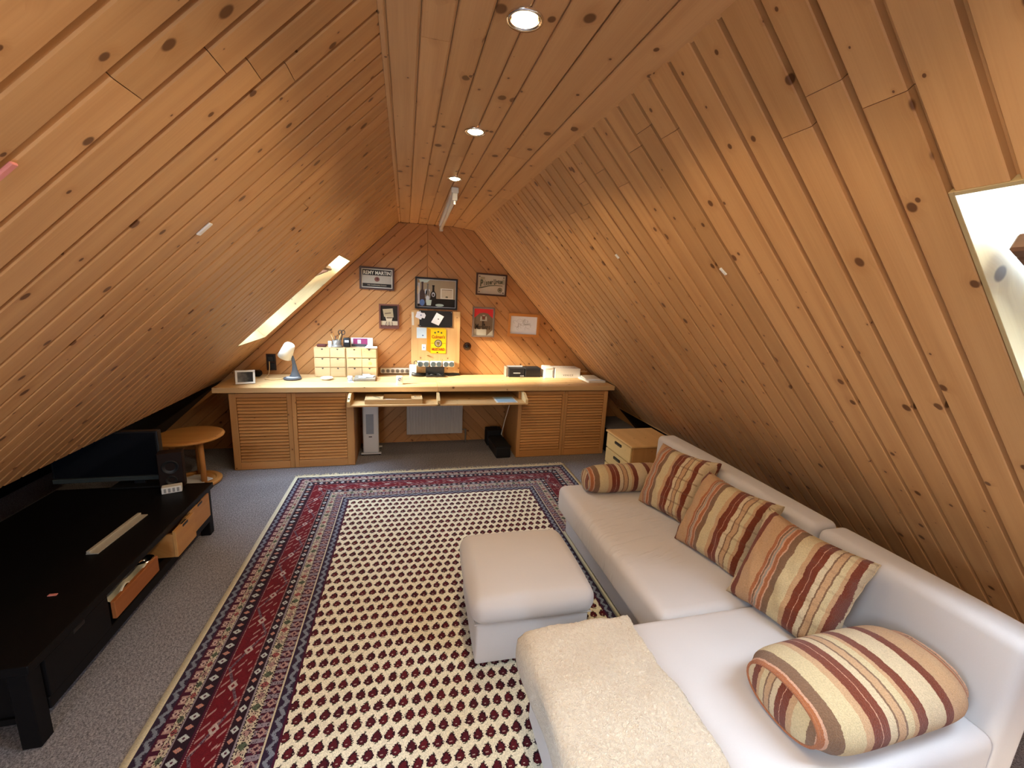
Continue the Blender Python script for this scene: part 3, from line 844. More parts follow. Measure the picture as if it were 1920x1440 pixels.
cushion((1.60, 1.68, .592), .26, .48, 2, stripe_mat('striped_weave_b', 'X', .215, .05, .3, 1.0), -.03, 'striped rust and cream cushion in the middle of the three against the backrest')
cushion((1.575, 1.235, .598), .28, .46, 3, stripe_mat('striped_weave_c', 'X', .215, .0, .2, 1.0), -.06, 'striped rust and cream cushion nearest the viewer of the three against the backrest')
def bolster(name, label, c, L, ry, rz, yaw, mat, capmat, seed, sag=.0, pw=2.0):
    t = empty(name, c, (0, 0, yaw), label, 'cushion', 'striped bolster cushions')
    bm = BM(); n, m = 44, 36; rings = []
    def sup(a, p): return (1 if a >= 0 else -1)*abs(a)**(2/p)
    for i in range(m+1):
        u = -1+2*i/m; e = (1-abs(u)**14)**.5 if abs(u) < 1 else 0
        e = max(e, .80 if i in (0, m) else .86); xx = L/2*u
        mid = 1 - .10*(u**4)
        rings.append([bm.verts.new((xx, ry*e*mid*sup(math.cos(2*PI*k/n), pw), rz*e*mid*sup(math.sin(2*PI*k/n), pw) - sag*abs(math.sin(u*3+k*.02))*.3)) for k in range(n)])
    for A, B in zip(rings, rings[1:]):
        for k in range(n): bm.faces.new((A[k], A[(k+1) % n], B[(k+1) % n], B[k]))
    obj('cover', bm, mat, t, smooth=True)
    for sg, R in ((-1, rings and None), (1, None)):
        q = BM(); k0 = .80*.90; pr = []
        for r_ in (0, .35, .7, .93, 1.0):
            pr.append([q.verts.new((sg*(L/2+.016*(1-r_**2.5)-.001), ry*k0*r_*sup(math.cos(2*PI*k/n), pw), rz*k0*r_*sup(math.sin(2*PI*k/n), pw))) for k in range(n)] if r_ else [q.verts.new((sg*(L/2+.016), 0, 0))])
        for A, B in zip(pr, pr[1:]):
            for k in range(n):
                k2 = (k+1) % n
                f = (A[0], B[k], B[k2]) if len(A) == 1 else (A[k], B[k], B[k2], A[k2])
                q.faces.new(f if sg > 0 else tuple(reversed(f)))
        obj('end_panel', q, capmat, t, smooth=True)
        rim = [(sg*(L/2-.002), ry*k0*1.02*sup(math.cos(2*PI*k/n), pw), rz*k0*1.02*sup(math.sin(2*PI*k/n), pw)) for k in range(n)]
        obj('seam', tube(BM(), rim, .005, 6, closed=True), mat, t)
    return t
capA = stripe_mat('striped_weave_cap', 'Y', .20, .30, 0, 1.3)
bolster('bolster_cushion', 'small round striped bolster at the far end of the sofa', (1.465, 2.475, ZSEAT+.090), .58, .102, .095, -.02, stripe_mat('striped_weave_d', 'X', .30, .36, 0, 1.05), capA, 1)
bolster('bolster_cushion', 'big flattened striped bolster lying on the chaise in the foreground', (1.425, .855, ZSEAT+.098), .62, .170, .098, .03, stripe_mat('striped_weave_e', 'X', .32, .36, 0, 1.0), stripe_mat('striped_weave_cap2', 'Y', .2, .20, 0, 1.0), 2, .0, 2.15)

# ------------------------------------------------------------------ fleece blanket on the chaise
bm = BM(); nx, ny = 70, 90; vs = []
prof = []   # (x, z) running from the hem hanging at the side over the edge and across the seat
for q in range(nx+1):
    a = q/nx*.56
    if a < .11: prof.append((.437-.004*math.sin(a*30), ZSEAT-.105+a))
    elif a < .15:
        th = (a-.11)/.04*PI/2; prof.append((.437+.026*(1-math.cos(th)), ZSEAT+.005+.026*math.sin(th)))
    else: prof.append((.463+(a-.15), ZSEAT+.031))
rb = random.Random(9)
for j in range(ny+1):
    y = .60 + (1.335-.60)*j/ny; row = []
    for q, (x, z) in enumerate(prof):
        f = q/nx
        nz = .004*math.sin(x*38+y*9)+.004*math.sin(y*31-x*12)+rb.uniform(-.0022, .0022)
        slump = .012*math.exp(-((y-1.0)/.12)**2)*math.sin(f*3)
        xx = x + (.045*(1.335-y)/.7*-.6 + .012*math.sin(y*9))*f
        dz = -.028*max(0, (y-1.312)/.023)**2 if f > .2 else 0
        row.append(bm.verts.new((xx - (.01*math.sin(y*11)*(1-f) if f < .2 else 0), y, z+nz*(.6+.4*f)+slump+dz)))
    vs.append(row)
for j in range(ny):
    for q in range(nx): bm.faces.new((vs[j][q], vs[j][q+1], vs[j+1][q+1], vs[j+1][q]))
bl = obj('fleece_blanket', bm, FLEECE, smooth=True, label='beige fleece blanket folded over the end of the chaise', cat='blanket')
sm = bl.modifiers.new('thickness', 'SOLIDIFY'); sm.thickness = .018; sm.offset = 1.0

# ------------------------------------------------------------------ drawer unit beyond the sofa
t = empty('drawer_unit', (1.85, 3.05, 0), label='pine chest with three slim drawers between sofa and desk', cat='drawer unit')
obj('carcass', bx(.012, .455, .006, .464, .02, .485, .003), wood('pine_unit_side', (.60, .30, .10), (.42, .17, .05), 'Z', knots=.2), t)
obj('top', bx(-.012, .47, -.008, .478, .485, .503, .005, 2), wood('pine_unit_top', (.66, .40, .16), (.48, .25, .09), 'Y', knots=.3), t)
DFR = wood('pine_unit_front', (.72, .49, .20), (.56, .32, .11), 'Y', knots=.2)
for k in range(3):
    z0 = .345-k*.145; d_ = obj('drawer', bx(-.006, .012, .014, .456, z0, z0+.134, .003), DFR, t)
    obj('finger_slot', bx(-.0075, -.004, .17, .29, z0+.083, z0+.108, .008, 2), BLACK, d_)
obj('plinth', bx(.03, .45, .02, .45, 0, .02), DARK, t)
t = empty('storage_box', (2.40, 4.33, 0), label='grey lidded storage box in the dark eaves beside the right cabinet', cat='box')
obj('tub', bx(-.19, .10, -.26, .26, .001, .275, .012, 2), DARK, t); obj('lid', bx(-.20, .11, -.27, .27, .275, .305, .008, 2), GREYB, t)

# ------------------------------------------------------------------ tv bench and things on it
t = empty('tv_bench', (-1.29, 2.35, 0), label='long black-brown tv bench with drawers under the left slope', cat='tv bench')
yA, yB = -.755, .745; depth = .86
obj('top', bx(-depth, .012, yA, yB, .325, .36, .004, 2), BLACKWOOD, t)
for y in (yA+.01, yB-.07):
    for x in (-depth+.01, -.065): obj('leg', bx(x, x+.06, y, y+.06, .001, .325, .004), BLACKWOOD, t)
obj('bottom_rail', bx(-.04, 0, yA+.07, yB-.07, .105, .155, .003), BLACKWOOD, t)
obj('shelf', bx(-depth+.02, -.04, yA+.02, yB-.02, .115, .135), BLACKWOOD, t)
obj('back_panel', bx(-depth+.01, -depth+.02, yA+.02, yB-.02, .115, .325), BLACKWOOD, t)
for y in (yA+.03, yB-.04): obj('side_panel', bx(-depth+.02, -.06, y, y+.012, .10, .325), BLACKWOOD, t)
def bench_drawer(y0, y1, x, z0, z1, mat, sidemat, notch=True):
    d_ = obj('drawer', bx(x-.018, x, y0, y1, z0, z1, .002), mat, t)
    for y in (y0+.004, y1-.016): obj('drawer_side', bx(x-.40, x-.018, y, y+.012, z0, z1-.02), sidemat, d_)
    obj('drawer_bottom', bx(x-.40, x-.018, y0+.016, y1-.016, z0+.004, z0+.012), sidemat, d_)
    if notch: obj('grip_notch', bx(x-.02, x+.0012, (y0+y1)/2-.035, (y0+y1)/2+.035, z1-.022, z1+.0005, .006, 2), BLACK, d_)
    return d_
bench_drawer(.185, .405, .035, .158, .318, DRAWFRONT, DRAWFRONT); bench_drawer(.41, .665, .012, .158, .318, DRAWFRONT, DRAWFRONT)
bench_drawer(-.32, .03, .018, .185, .272, RUSTFRONT, BLACKWOOD, False)
bench_drawer(-.68, -.335, .004, .158, .318, BLACKWOOD, BLACKWOOD)
# cloth and a metal bowl in the open rust drawer
bm = BM(); n = 30; vs = []
for j in range(n+1):
    y = 2.05+.28*j/n
    vs.append([bm.verts.new((-1.40+.115*i/8, y, .262+.020*math.sin(y*40+i*.5)*(.4+.6*i/8)+.012*i/8-.02*(j/n))) for i in range(9)])
for j in range(n):
    for i in range(8): bm.faces.new((vs[j][i], vs[j][i+1], vs[j+1][i+1], vs[j+1][i]))
cl = obj('crumpled_cloth', bm, CREAMCL, smooth=True, label='crumpled cream cloth spilling over the open drawer of the tv bench', cat='cloth')
cl.modifiers.new('thickness', 'SOLIDIFY').thickness = .004
t2 = empty('metal_bowl', (-1.315, 2.355, .20), label='small shiny metal bowl in the open drawer of the tv bench', cat='bowl')
obj('bowl', lathe(BM(), [(0, 0), (.02, .001), (.034, .03), (.038, .075), (.035, .075), (.03, .03), (0, .008)], 24), CHROME, t2, smooth=True)

t = empty('television', (-1.865, 3.10, .36), (0, 0, 0), 'black flat screen television turned towards the viewer on the tv bench', 'television')
obj('casing', bx(-.295, .295, .002, .05, .035, .370, .006, 2), BLACK, t)
obj('screen', bx(-.28, .28, -.001, .004, .075, .358), TVSCREEN, t)
obj('bezel', bx(-.295, .295, -.006, .004, .038, .068, .003), plain('glossy_grey_bezel', (.05, .06, .06), .25, .5), t)
obj('stand', bx(.02, .3, -.05, .10, .001, .012, .003), BLACK, t); obj('neck', bx(.13, .19, .01, .03, .012, .04), BLACK, t)
t = empty('loudspeaker', (-1.48, 3.02, .361), (0, 0, .25), 'small dark brown loudspeaker beside the television', 'loudspeaker')
obj('cabinet', bx(-.065, .065, -.0, .075, 0, .245, .004), plain('dark_walnut_cabinet', (.016, .008, .006), .6, .15), t)
for z, r in ((.06, .030), (.15, .045)): obj('driver', lathe(BM(), [(0, .0), (r*.4, -.004), (r*.9, .006), (r, .008), (r, 0)], 22), BLACK, t, (0, 0, z), (PI/2, 0, 0), smooth=True)
t = empty('white_block', (-1.462, 2.975, .361), (0, 0, .35), 'small white ribbed plastic block on the far end of the tv bench', 'plastic block')
obj('body', bx(-.052, .052, -.027, .027, 0, .042, .004, 2), WHITE, t)
for k in range(4): obj('slot', bx(-.04+k*.022, -.028+k*.022, -.0285, -.026, .008, .034), plain('slot_grey', (.30, .30, .30)) if k == 0 else bpy.data.materials['slot_grey'], t)
t = empty('metal_strip', (-1.478, 2.48, .361), (0, 0, -.06), 'pale metal strip lying along the tv bench top', 'metal strip')
obj('base_strip', bx(-.032, .020, -.19, .19, 0, .006, .001), ALU, t); obj('raised_rib', bx(-.030, -.012, -.19, .19, .006, .018, .002), ALU, t)
obj('red_tag', bx(-1.475, -1.445, 1.985, 1.998, .361, .364), PINKY, label='tiny red tag lying near the near end of the tv bench', cat='tag')

# ------------------------------------------------------------------ round stool
t = empty('round_stool', (-1.765, 3.93, 0), label='round honey pine stool between tv bench and desk', cat='stool')
obj('top', lathe(BM(), [(0, .405), (.225, .405), (.247, .412), (.252, .421), (.247, .430), (.23, .435), (0, .435)], 56), HONEY, t, smooth=False)
obj('base', lathe(BM(), [(0, .004), (.19, .004), (.205, .012), (.205, .026), (.19, .034), (.165, .034), (.155, .024), (0, .024)], 48), HONEY, t)
for k in range(3):
    a = 2*PI*k/3 - .55; ca, sa = math.cos(a), math.sin(a)
    obj('leg', tube(BM(), [(.125*ca, .125*sa, .024), (.12*ca, .12*sa, .41)], .021, 16), HONEY_Z, t, smooth=True)
for k, (x, y, a) in enumerate(((-.03, .01, .3), (.03, -.03, -.5))):
    b = grid_slab(.10, .07, 8, 6, .003, lambda u, v: .004*math.sin(u*30)*math.sin(v*25)+.004)
    obj('paper_sheet', b, PAPER if k else PAPERC, None, (-1.765+x, 3.93+y, .026+k*.008), (0, 0, a), label=('cream' if not k else 'white')+' crumpled paper lying on the base of the round stool', cat='paper')

# ------------------------------------------------------------------ built-in desk along the far wall
ZT, ZB, YF, YC = .791, .742, 4.115, 4.155
t = empty('desk_worktop', (.3, YF, ZB), label='long solid pine worktop across the far gable wall', cat='worktop')
for a, b in ((-1.64, .3065), (.3075, 2.200)):
    obj('board', bx(0, b-a, 0, .21, 0, ZT-ZB, .004, 2), PINE_X, t, (a-.3, 0, 0))
    obj('board', bx(0, b-a, .2105, .43, 0, ZT-ZB, .002), PINE_X, t, (a-.3, 0, 0))
    obj('board', bx(0, b-a, .4305, D-.02-YF, 0, ZT-ZB, .002), PINE_X, t, (a-.3, 0, 0))
def slat_mesh(w, cache={}):
    k = round(w, 3)
    if k not in cache:
        b = BM(); box(b, 0, w, -.0135, .0135, -.0030, .0030, .0022); cache[k] = me(b, False, 'slat'); cache[k].materials.append(SLAT)
    return cache[k]
def cabinet(x0, x1, doors, label):
    c = empty('louvred_cabinet', (x0, YC, 0), label=label, cat='cabinet', group='louvred cabinets under the desk')
    h = ZB-.002
    for x in (0, x1-x0-.022): obj('side_panel', bx(x, x+.022, .024, .58, .001, h, .002), PINE_Z, c)
    obj('back_panel', bx(.022, x1-x0-.022, .57, .58, .02, h), PINE_Z, c)
    obj('bottom_panel', bx(.022, x1-x0-.022, .024, .57, .02, .038), PINE_X, c)
    obj('top_rail', bx(0, x1-x0, .024, .05, h-.04, h), PINE_X, c)
    for a, b, sa, sb in doors:         # door from a to b, slats from sa to sb (absolute x)
        d_ = empty('door'); d_.parent = c
        for p, q in ((a-x0+.001, sa-x0), (sb-x0, b-x0-.001)): obj('stile', bx(p, q, 0, .024, .004, h-.012, .003), PINE_Z, d_)
        obj('top_rail', bx(sa-x0, sb-x0, .001, .023, .690, h-.012, .002), SLAT, d_)
        obj('bottom_rail', bx(sa-x0, sb-x0, .001, .023, .004, .075, .002), SLAT, d_)
        z = .672
        while z > .082:
            m = slat_mesh(sb-sa-.004); o = bpy.data.objects.new('slat', m); link(o); o.parent = d_
            o.location = (sa-x0+.002, .013, z); o.rotation_euler = (math.radians(60), 0, 0)
            z -= .0305
    return c
cabinet(-1.532, -.484, [(-1.532, -1.022, -1.475, -1.062), (-1.022, -.484, -.985, -.552)], 'pine cabinet with two louvred doors under the left end of the desk')
cabinet(1.135, 2.150, [(1.135, 1.652, 1.175, 1.622), (1.652, 2.150, 1.682, 2.105)], 'pine cabinet with two louvred doors under the right end of the desk')

# pull-out tray
t = empty('pull_out_tray', (0, 3.955, .640), label='shallow pale pine tray pulled out below the worktop', cat='tray')
obj('tray_floor', bx(-.497, 1.157, 0, .196, 0, .016, .002), PINE_X, t); obj('tray_floor', bx(-.475, 1.125, .196, .60, 0, .016), PINE_X, t)
def cheek(x, w, pts):
    bm = BM(); A = [bm.verts.new((x, y, z)) for y, z in pts]; B = [bm.verts.new((x+w, y, z)) for y, z in pts]; n = len(pts)
    bm.faces.new(A); bm.faces.new(list(reversed(B)))
    for i in range(n): bm.faces.new((A[i], B[i], B[(i+1) % n], A[(i+1) % n]))
    bmesh.ops.recalc_face_normals(bm, faces=bm.faces)
    return bm
CH = [(0, .0), (.196, .0), (.196, .098), (.10, .098), (.0, .052)]
CHP = wood('pale_pine_cheek', (.74, .54, .27), (.56, .34, .13), 'Y', knots=.4)
for x in (-.517, .290, 1.157): obj('cheek', cheek(x, .024, [(y, z*.97) for y, z in CH]), CHP, t)
obj('back_strip', bx(-.475, 1.125, .59, .60, .016, .09), PINE_X, t)
for x in (-.5185,): obj('peg_hole', lathe(BM(), [(0, .0012), (.008, .001), (.008, 0)], 14), BLACK, t, (-.505, .035, .068), (math.radians(62), 0, 0))
t = empty('pen_box', (-.37, 3.985, .657), label='pale wooden pen box in the left half of the pull-out tray', cat='box')
obj('front_board', bx(0, .52, 0, .012, 0, .045, .002), PALE, t); obj('back_board', bx(0, .52, .21, .222, 0, .045, .002), PALE, t)
for x in (0, .15, .42, .508): obj('divider', bx(x, x+.012, .012, .21, 0, .045, .001), PALE, t)
obj('lid', bx(.012, .15, .012, .21, .036, .043), PALE, t); obj('lid', bx(.432, .508, .012, .21, .036, .043), PALE, t); obj('box_floor', bx(.012, .508, .012, .21, 0, .006), PALE, t)
t = empty('marker_pen', (-.19, 4.085, .672), (0, 0, .02), label='white marker pen with dark clip lying in the pen box', cat='pen')
obj('barrel', tube(BM(), [(0, 0, 0), (.10, 0, 0)], .009, 12), WHITE, t, smooth=True); obj('cap', tube(BM(), [(.10, 0, 0), (.16, 0, 0)], .0095, 12), DKRED, t, smooth=True)
t = empty('ballpoint_pen', (-.19, 4.045, .668), (0, 0, .0), label='slim grey ballpoint pen lying in the pen box', cat='pen')
obj('barrel', tube(BM(), [(0, 0, 0), (.20, 0, 0)], .005, 10), GREYW, t, smooth=True); obj('tip', tube(BM(), [(.20, 0, 0), (.215, 0, 0)], [.005, .001], 10), BLACK, t)
obj('brass_key', me((lambda q: (tube(q, [(.012*math.cos(a*.6), .012*math.sin(a*.6), 0) for a in range(11)], .002, 6), box(q, .012, .05, -.002, .002, -.002, .002), q)[-1])(BM()), False, 'key'), SMOKEGL, None, (.085, 4.09, .7025), label='small dark key on the lid of the pen box', cat='key')
obj('loose_stick', bx(-.05, .05, -.002, .002, 0, .004), OLIVE, None, (-.27, 4.08, .7005), (0, 0, -.8), label='thin dark stick on the lid of the pen box', cat='stick')
t = empty('blue_pad', (.975, 4.075, .657), label='light blue pad with white edge in the right half of the pull-out tray', cat='pad')
obj('sheet', bx(-.108, .108, -.10, .13, 0, .003), WHITE, t); obj('cover', bx(-.092, .092, -.09, .12, .003, .006), BLUEPAD, t)

# ------------------------------------------------------------------ under the desk
t = empty('oil_heater', (-.353, 4.40, 0), label='white portable oil heater under the desk beside the left cabinet', cat='heater')
b = BM(); box(b, -.078, .078, -.02, .02, .03, .56, .018, 4); obj('control_panel', b, ENAMEL, t, smooth=True)
for k in range(4): obj('fin', bx(-.066, .066, .028+k*.052, .062+k*.052, .06, .545, .014, 3), ENAMEL, t, smooth=True)
obj('core', bx(-.03, .03, .02, .22, .1, .5), ENAMEL, t)
obj('display_strip', bx(-.044, .030, -.0225, -.019, .24, .45, .001), plain('grey_strip', (.30, .33, .38), .3, .4), t)
for z, r in ((.395, .020), (.455, .013)): obj('knob', lathe(BM(), [(0, -.016), (r*.8, -.014), (r, -.004), (r, 0)], 20), CHROME, t, (-.004, -.022, z), (-PI/2, 0, 0) if False else (PI/2, 0, 0), smooth=True)
obj('slot', bx(-.02, .012, -.0215, -.019, .205, .214), BLACK, t)
for y in (-.005, .19): obj('foot_bar', bx(-.10, .10, y, y+.03, .012, .03, .004), ENAMEL, t)
for y in (.01, .205):
    for x in (-.085, .085): obj('castor', tube(BM(), [(x-.008, y, .0135), (x+.008, y, .0135)], .0125, 12), BLACK, t)
t = empty('panel_radiator', (.006, 4.66, .12), label='white ribbed panel radiator on the wall under the desk', cat='radiator')
obj('panel', bx(0, .62, .012, .06, 0, .50, .006, 2), GALV, t)
bm = BM()
for k in range(19): obj('rib', bx(.012+k*.0318, .012+k*.0318+.022, 0, .013, .012, .488, .005, 2), GALV, t)
obj('bracket', bx(.05, .57, .06, .088, .1, .4), GALV, t)
obj('valve', tube(BM(), [(.62, .03, .04), (.66, .03, .04), (.66, .03, -.118)], .010, 10), SMOKEGL, t)
t = empty('black_case', (1.0, 4.16, 0), (0, 0, .05), label='low black case on the floor under the desk by the right cabinet', cat='case')
obj('body', bx(-.075, .08, 0, .36, .001, .115, .008, 2), BLACK, t); obj('lid', bx(-.078, .083, -.003, .363, .115, .128, .004, 2), BLACKM, t)
t = empty('black_case', (.985, 4.55, 0), label='taller black case on the floor against the wall under the desk', cat='case')
obj('body', bx(-.09, .09, 0, .16, .001, .18, .008, 2), BLACKM, t); obj('handle', tube(BM(), [(-.04, .08, .179), (-.04, .08, .205), (.04, .08, .205), (.04, .08, .179)], .005, 8), BLACK, t)
obj('hanging_cable', tube(BM(), [(1.10, 4.30, .636), (1.075, 4.33, .50), (1.05, 4.37, .35), (1.03, 4.42, .18), (1.06, 4.46, .13)], .005, 8), PAPERC, smooth=True, label='pale cable hanging from the tray beside the right cabinet', cat='cable')

# ------------------------------------------------------------------ things on the desk
t = empty('photo_frame', (-1.42, 4.262, ZT), (0, 0, math.radians(14)), 'small white photo frame leaning on the left end of the desk', 'photo frame')
def pframe(w, h, fw, d, tiltx):
    bm = BM()
    box(bm, -w/2, w/2, -d, 0, 0, fw, .002); box(bm, -w/2, w/2, -d, 0, h-fw, h, .002); box(bm, -w/2, -w/2+fw, -d, 0, fw, h-fw, .002); box(bm, w/2-fw, w/2, -d, 0, fw, h-fw, .002)
    return bm
obj('frame', pframe(.155, .125, .017, .014, 0), WHITE, t, (0, 0, .003), (math.radians(-14), 0, 0))
PHM = Mat('monochrome_photo', .4); x_, y_, z_ = PHM.coords(); n_ = PHM.noise(PHM.vec(x_, z_), 22.0, 2.0)
PHM.color(PHM.mix(((x_*-6.0)+n_*.9-.25).clamp(), (.02, .02, .02), (.30, .28, .25)))
obj('photo', bx(-.062, .062, -.010, -.004, .015, .11), PHM.m, t, (0, 0, .003), (math.radians(-14), 0, 0))
obj('support', bx(-.02, .02, .0, .004, 0, .09), BLACK, t, (0, .045, .002), (math.radians(18), 0, 0))

t = empty('desk_lamp', (-1.078, 4.475, ZT), label='desk lamp with white shade and grey flared stem on the left of the desk', cat='lamp')
obj('base', lathe(BM(), [(0, 0), (.076, 0), (.082, .008), (.080, .020), (.066, .026), (0, .026)], 36, 1.0, .85), CHAR, t, smooth=True)
obj('base_pale_disc', lathe(BM(), [(0, .0285), (.056, .028), (.056, .026)], 32, 1.0, .72), GREYW, t, (0, -.008, 0), smooth=True)  # flat grey-white disc on top of the lamp base
bm = BM(); rings = []
for z, r, x, y in ((.024, .056, .018, .022), (.05, .040, .020, .022), (.09, .026, .020, .02), (.14, .019, .018, .018), (.19, .015, .012, .015), (.235, .012, .004, .012)):
    rings.append([bm.verts.new((x+r*math.cos(2*PI*k/20), y+r*.75*math.sin(2*PI*k/20), z)) for k in range(20)])
for A, B in zip(rings, rings[1:]):
    for k in range(20): bm.faces.new((A[k], A[(k+1) % 20], B[(k+1) % 20], B[k]))
bm.faces.new(rings[-1]); obj('stem', bm, CHAR, t, smooth=True)
sh = obj('lamp_shade', lathe(BM(), [(.064, -.075), (.066, -.075), (.048, .062), (.040, .074), (0, .078), (0, .074), (.038, .07), (.045, .06), (.064, -.075)], 36), SHADE, t, (-.032, .006, .285), (math.radians(16), math.radians(26), 0), smooth=True)
obj('bulb', lathe(BM(), [(0, -.045), (.018, -.038), (.024, -.015), (.016, .02), (.013, .05)], 20), ENAMEL, sh, smooth=True)
obj('lamp_cable', tube(BM(), [(-1.165, 4.53, ZT+.006), (-1.18, 4.47, ZT+.006), (-1.25, 4.44, ZT+.006), (-1.32, 4.47, ZT+.006), (-1.325, 4.53, ZT+.012), (-1.31, 4.56, ZT+.012), (-1.34, 4.60, ZT+.006), (-1.345, 4.68, ZT+.01), (-1.348, 4.725, .85), (-1.346, 4.735, .945)], .0045, 8), TANW, smooth=True, label='pale lamp cable looping over the desk up to the wall socket', cat='cable')
t = empty('wall_socket', (-1.338, D, .915), label='double dark wall socket with plug left of the desk lamp', cat='socket')
obj('plate', bx(-.045, .045, -.010, 0, -.085, .085, .003), DKBROWN, t)
for z in (-.042, .042): obj('insert', bx(-.034, .034, -.016, -.010, z-.034, z+.034, .004), BLACK, t)
obj('plug', bx(-.024, .024, -.045, -.016, .012, .06, .006, 2), BLACK, t)
t = empty('black_pouch', (-1.50, 4.645, ZT), (0, 0, .1), label='low black pouch in the dark corner behind the photo frame', cat='pouch')
b = BM(); box(b, -.10, .10, -.05, .05, 0, .055, .02, 3); obj('body', b, BLACKM, t, smooth=True); obj('flap', bx(-.09, .09, -.053, .02, .053, .06, .003), BLACK, t)

# mini chests of drawers
HEART = [(0, -.010), (.009, -.001), (.010, .004), (.007, .0075), (.003, .0065), (0, .003), (-.003, .0065), (-.007, .0075), (-.010, .004), (-.009, -.001)]
def mini_chest(x0, label, star=False):
    w, h, dp = .302, .303, .135; y0 = 4.605
    c = empty('mini_drawer_chest', (x0, y0, ZT), label=label, cat='drawer chest', group='mini birch drawer chests on the desk')
    for x in (0, w-.007): obj('side', bx(x, x+.007, .006, dp, 0, h, .001), PALE_Z, c)
    for z in (0, .1, .2, h-.007): obj('shelf', bx(.007, w-.007, .006, dp, z, z+.006), PALE, c)
    obj('back', bx(.007, w-.007, dp-.004, dp, 0, h), PALE, c); obj('partition', bx(w/2-.0025, w/2+.0025, .008, dp-.004, .006, h-.007), PALE_Z, c)
    for r in range(3):
        for k in range(2):
            xa = .008+k*(w/2-.0055); xb = xa+w/2-.0105; za = .007+r*.0985
            d_ = obj('drawer', bx(xa, xb, 0, .010, za, za+.090, .0012), PALE, c)
            b = BM(); prism(b, [(px*.95, pz*.95) for px, pz in HEART], 0, .0012)
            obj('heart_cutout', b, BLACK, d_, ((xa+xb)/2, -.0002, za+.083), (PI/2, 0, 0))
    if star:
        pts = []
        for k in range(10):
            r = .022 if k % 2 == 0 else .012; pts.append((r*math.cos(k*PI/5+.2), r*math.sin(k*PI/5+.2)))
        b = BM(); prism(b, pts, 0, .0012); obj('star_sticker', b, plain('orange_sticker', (.85, .50, .12)), c, (w*.76, -.0002, .147), (PI/2, 0, 0))
    return c
mini_chest(-.901, 'pale birch mini chest of six drawers nearest the desk lamp'); mini_chest(-.594, 'pale birch mini chest of six drawers with a star sticker', True)
ZCH = ZT+.3032
t = empty('pen_pot', (-.690, 4.68, ZCH), label='smoky glass pot of pens and scissors on the mini chest', cat='pen pot')
obj('pot', lathe(BM(), [(0, 0), (.058, 0), (.062, .006), (.05, .012), (.042, .03), (.044, .072), (.040, .072), (.038, .03), (0, .014)], 28), SMOKEGL, t, smooth=True)
for k, (a, b, mt) in enumerate((((-.01, 0, .015), (-.055, 0, .125), TANW), ((.0, .01, .015), (-.035, .01, .14), ORANGEFR), ((.005, -.01, .015), (.04, .0, .135), TANW), ((.0, -.015, .015), (-.012, -.02, .115), CHAR))):
    pn = obj('pencil', tube(BM(), [a, b], .0045, 8), mt, t)
sc = BM()
for dx in (-.012, .018): tube(sc, [(.045+dx+.017*math.cos(2*PI*k/14), .005, .150+.022*math.sin(2*PI*k/14)) for k in range(14)], .0042, 6, closed=True)
tube(sc, [(.035, .005, .128), (.02, .005, .03)], .005, 6); tube(sc, [(.055, .005, .128), (.03, .005, .03)], .005, 6)
obj('scissors', sc, BLACK, t)
obj('dark_case', bx(-.045, .045, -.028, .028, 0, .026, .008, 3), DKRED, None, (-.835, 4.68, ZCH), label='dark red spectacles case on the left of the mini chest', cat='case', smooth=True)
t = empty('eraser_block', (-.755, 4.672, ZCH), label='small white and grey block beside the pen pot', cat='block')
obj('body', bx(-.017, .017, -.015, .015, 0, .03, .002), GREYW, t); obj('sleeve', bx(-.0175, .0175, -.0155, .0155, .030, .06, .002), PAPERC, t)
t = empty('black_gadget', (-.590, 4.660, ZCH), label='black gadget with small grey display on the mini chests', cat='gadget')
obj('body', bx(-.034, .034, -.02, .025, 0, .098, .012, 3), BLACK, t, smooth=True); obj('display', bx(-.020, .020, -.0222, -.019, .052, .075), GREYW, t)
for k in range(2): obj('button', lathe(BM(), [(0, -.004), (.006, -.003), (.006, 0)], 12), CHROME, t, (-.012+k*.024, -.0205, .03), (PI/2, 0, 0))
t = empty('postcard', (-.448, 4.705, ZCH), label='white postcard with purple picture standing on the mini chest', cat='card')
obj('card', bx(-.108, .108, 0, .003, .0, .096), PAPER, t, rot=(math.radians(-8), 0, 0)); obj('picture', bx(-.088, .055, -.0012, .0, .022, .088), PURPLE, t, rot=(math.radians(-8), 0, 0))
obj('dark_part', bx(-.105, .045, -.0024, -.0012, .004, .03), CHAR, t, rot=(math.radians(-8), 0, 0)); obj('light_part', bx(-.045, -.010, -.0024, -.0012, .034, .076), GREYW, t, rot=(math.radians(-8), 0, 0))
obj('envelope', bx(-.058, .058, -.04, .04, 0, .012, .001), PAPER, None, (-.350, 4.640, ZCH), (0, 0, .05), label='white envelope lying on the right mini chest', cat='envelope')

t = empty('white_dish', (-.765, 4.475, ZT), label='round white lidded dish on the desk in front of the mini chest', cat='dish')
obj('bowl', lathe(BM(), [(0, 0), (.04, 0), (.056, .012), (.060, .022), (.054, .026), (0, .028)], 32), ENAMEL, t, smooth=True); obj('center_mark', lathe(BM(), [(0, .0300), (.012, .0297), (.012, .027)], 16), GREYW, t)
t = empty('note_box', (-.40, 4.475, ZT), (0, 0, .02), label='open pale box with folded notes on the desk', cat='box')
obj('tray', bx(-.105, .10, -.09, .10, 0, .026, .003), plain('taupe_box', (.30, .27, .22)), t)
for k, (x, y, a) in enumerate(((-.03, .0, .05), (.045, .01, -.1), (.01, .05, .3))): obj('note', bx(-.035, .035, -.05, .05, 0, .004), PAPER if k < 2 else PAPERC, t, (x, y, .0265+k*.0042), (0, 0, a))
t = empty('paper_roll', (-.525, 4.345, ZT), (0, 0, .25), label='small white paper roll in front of the note box', cat='paper roll')
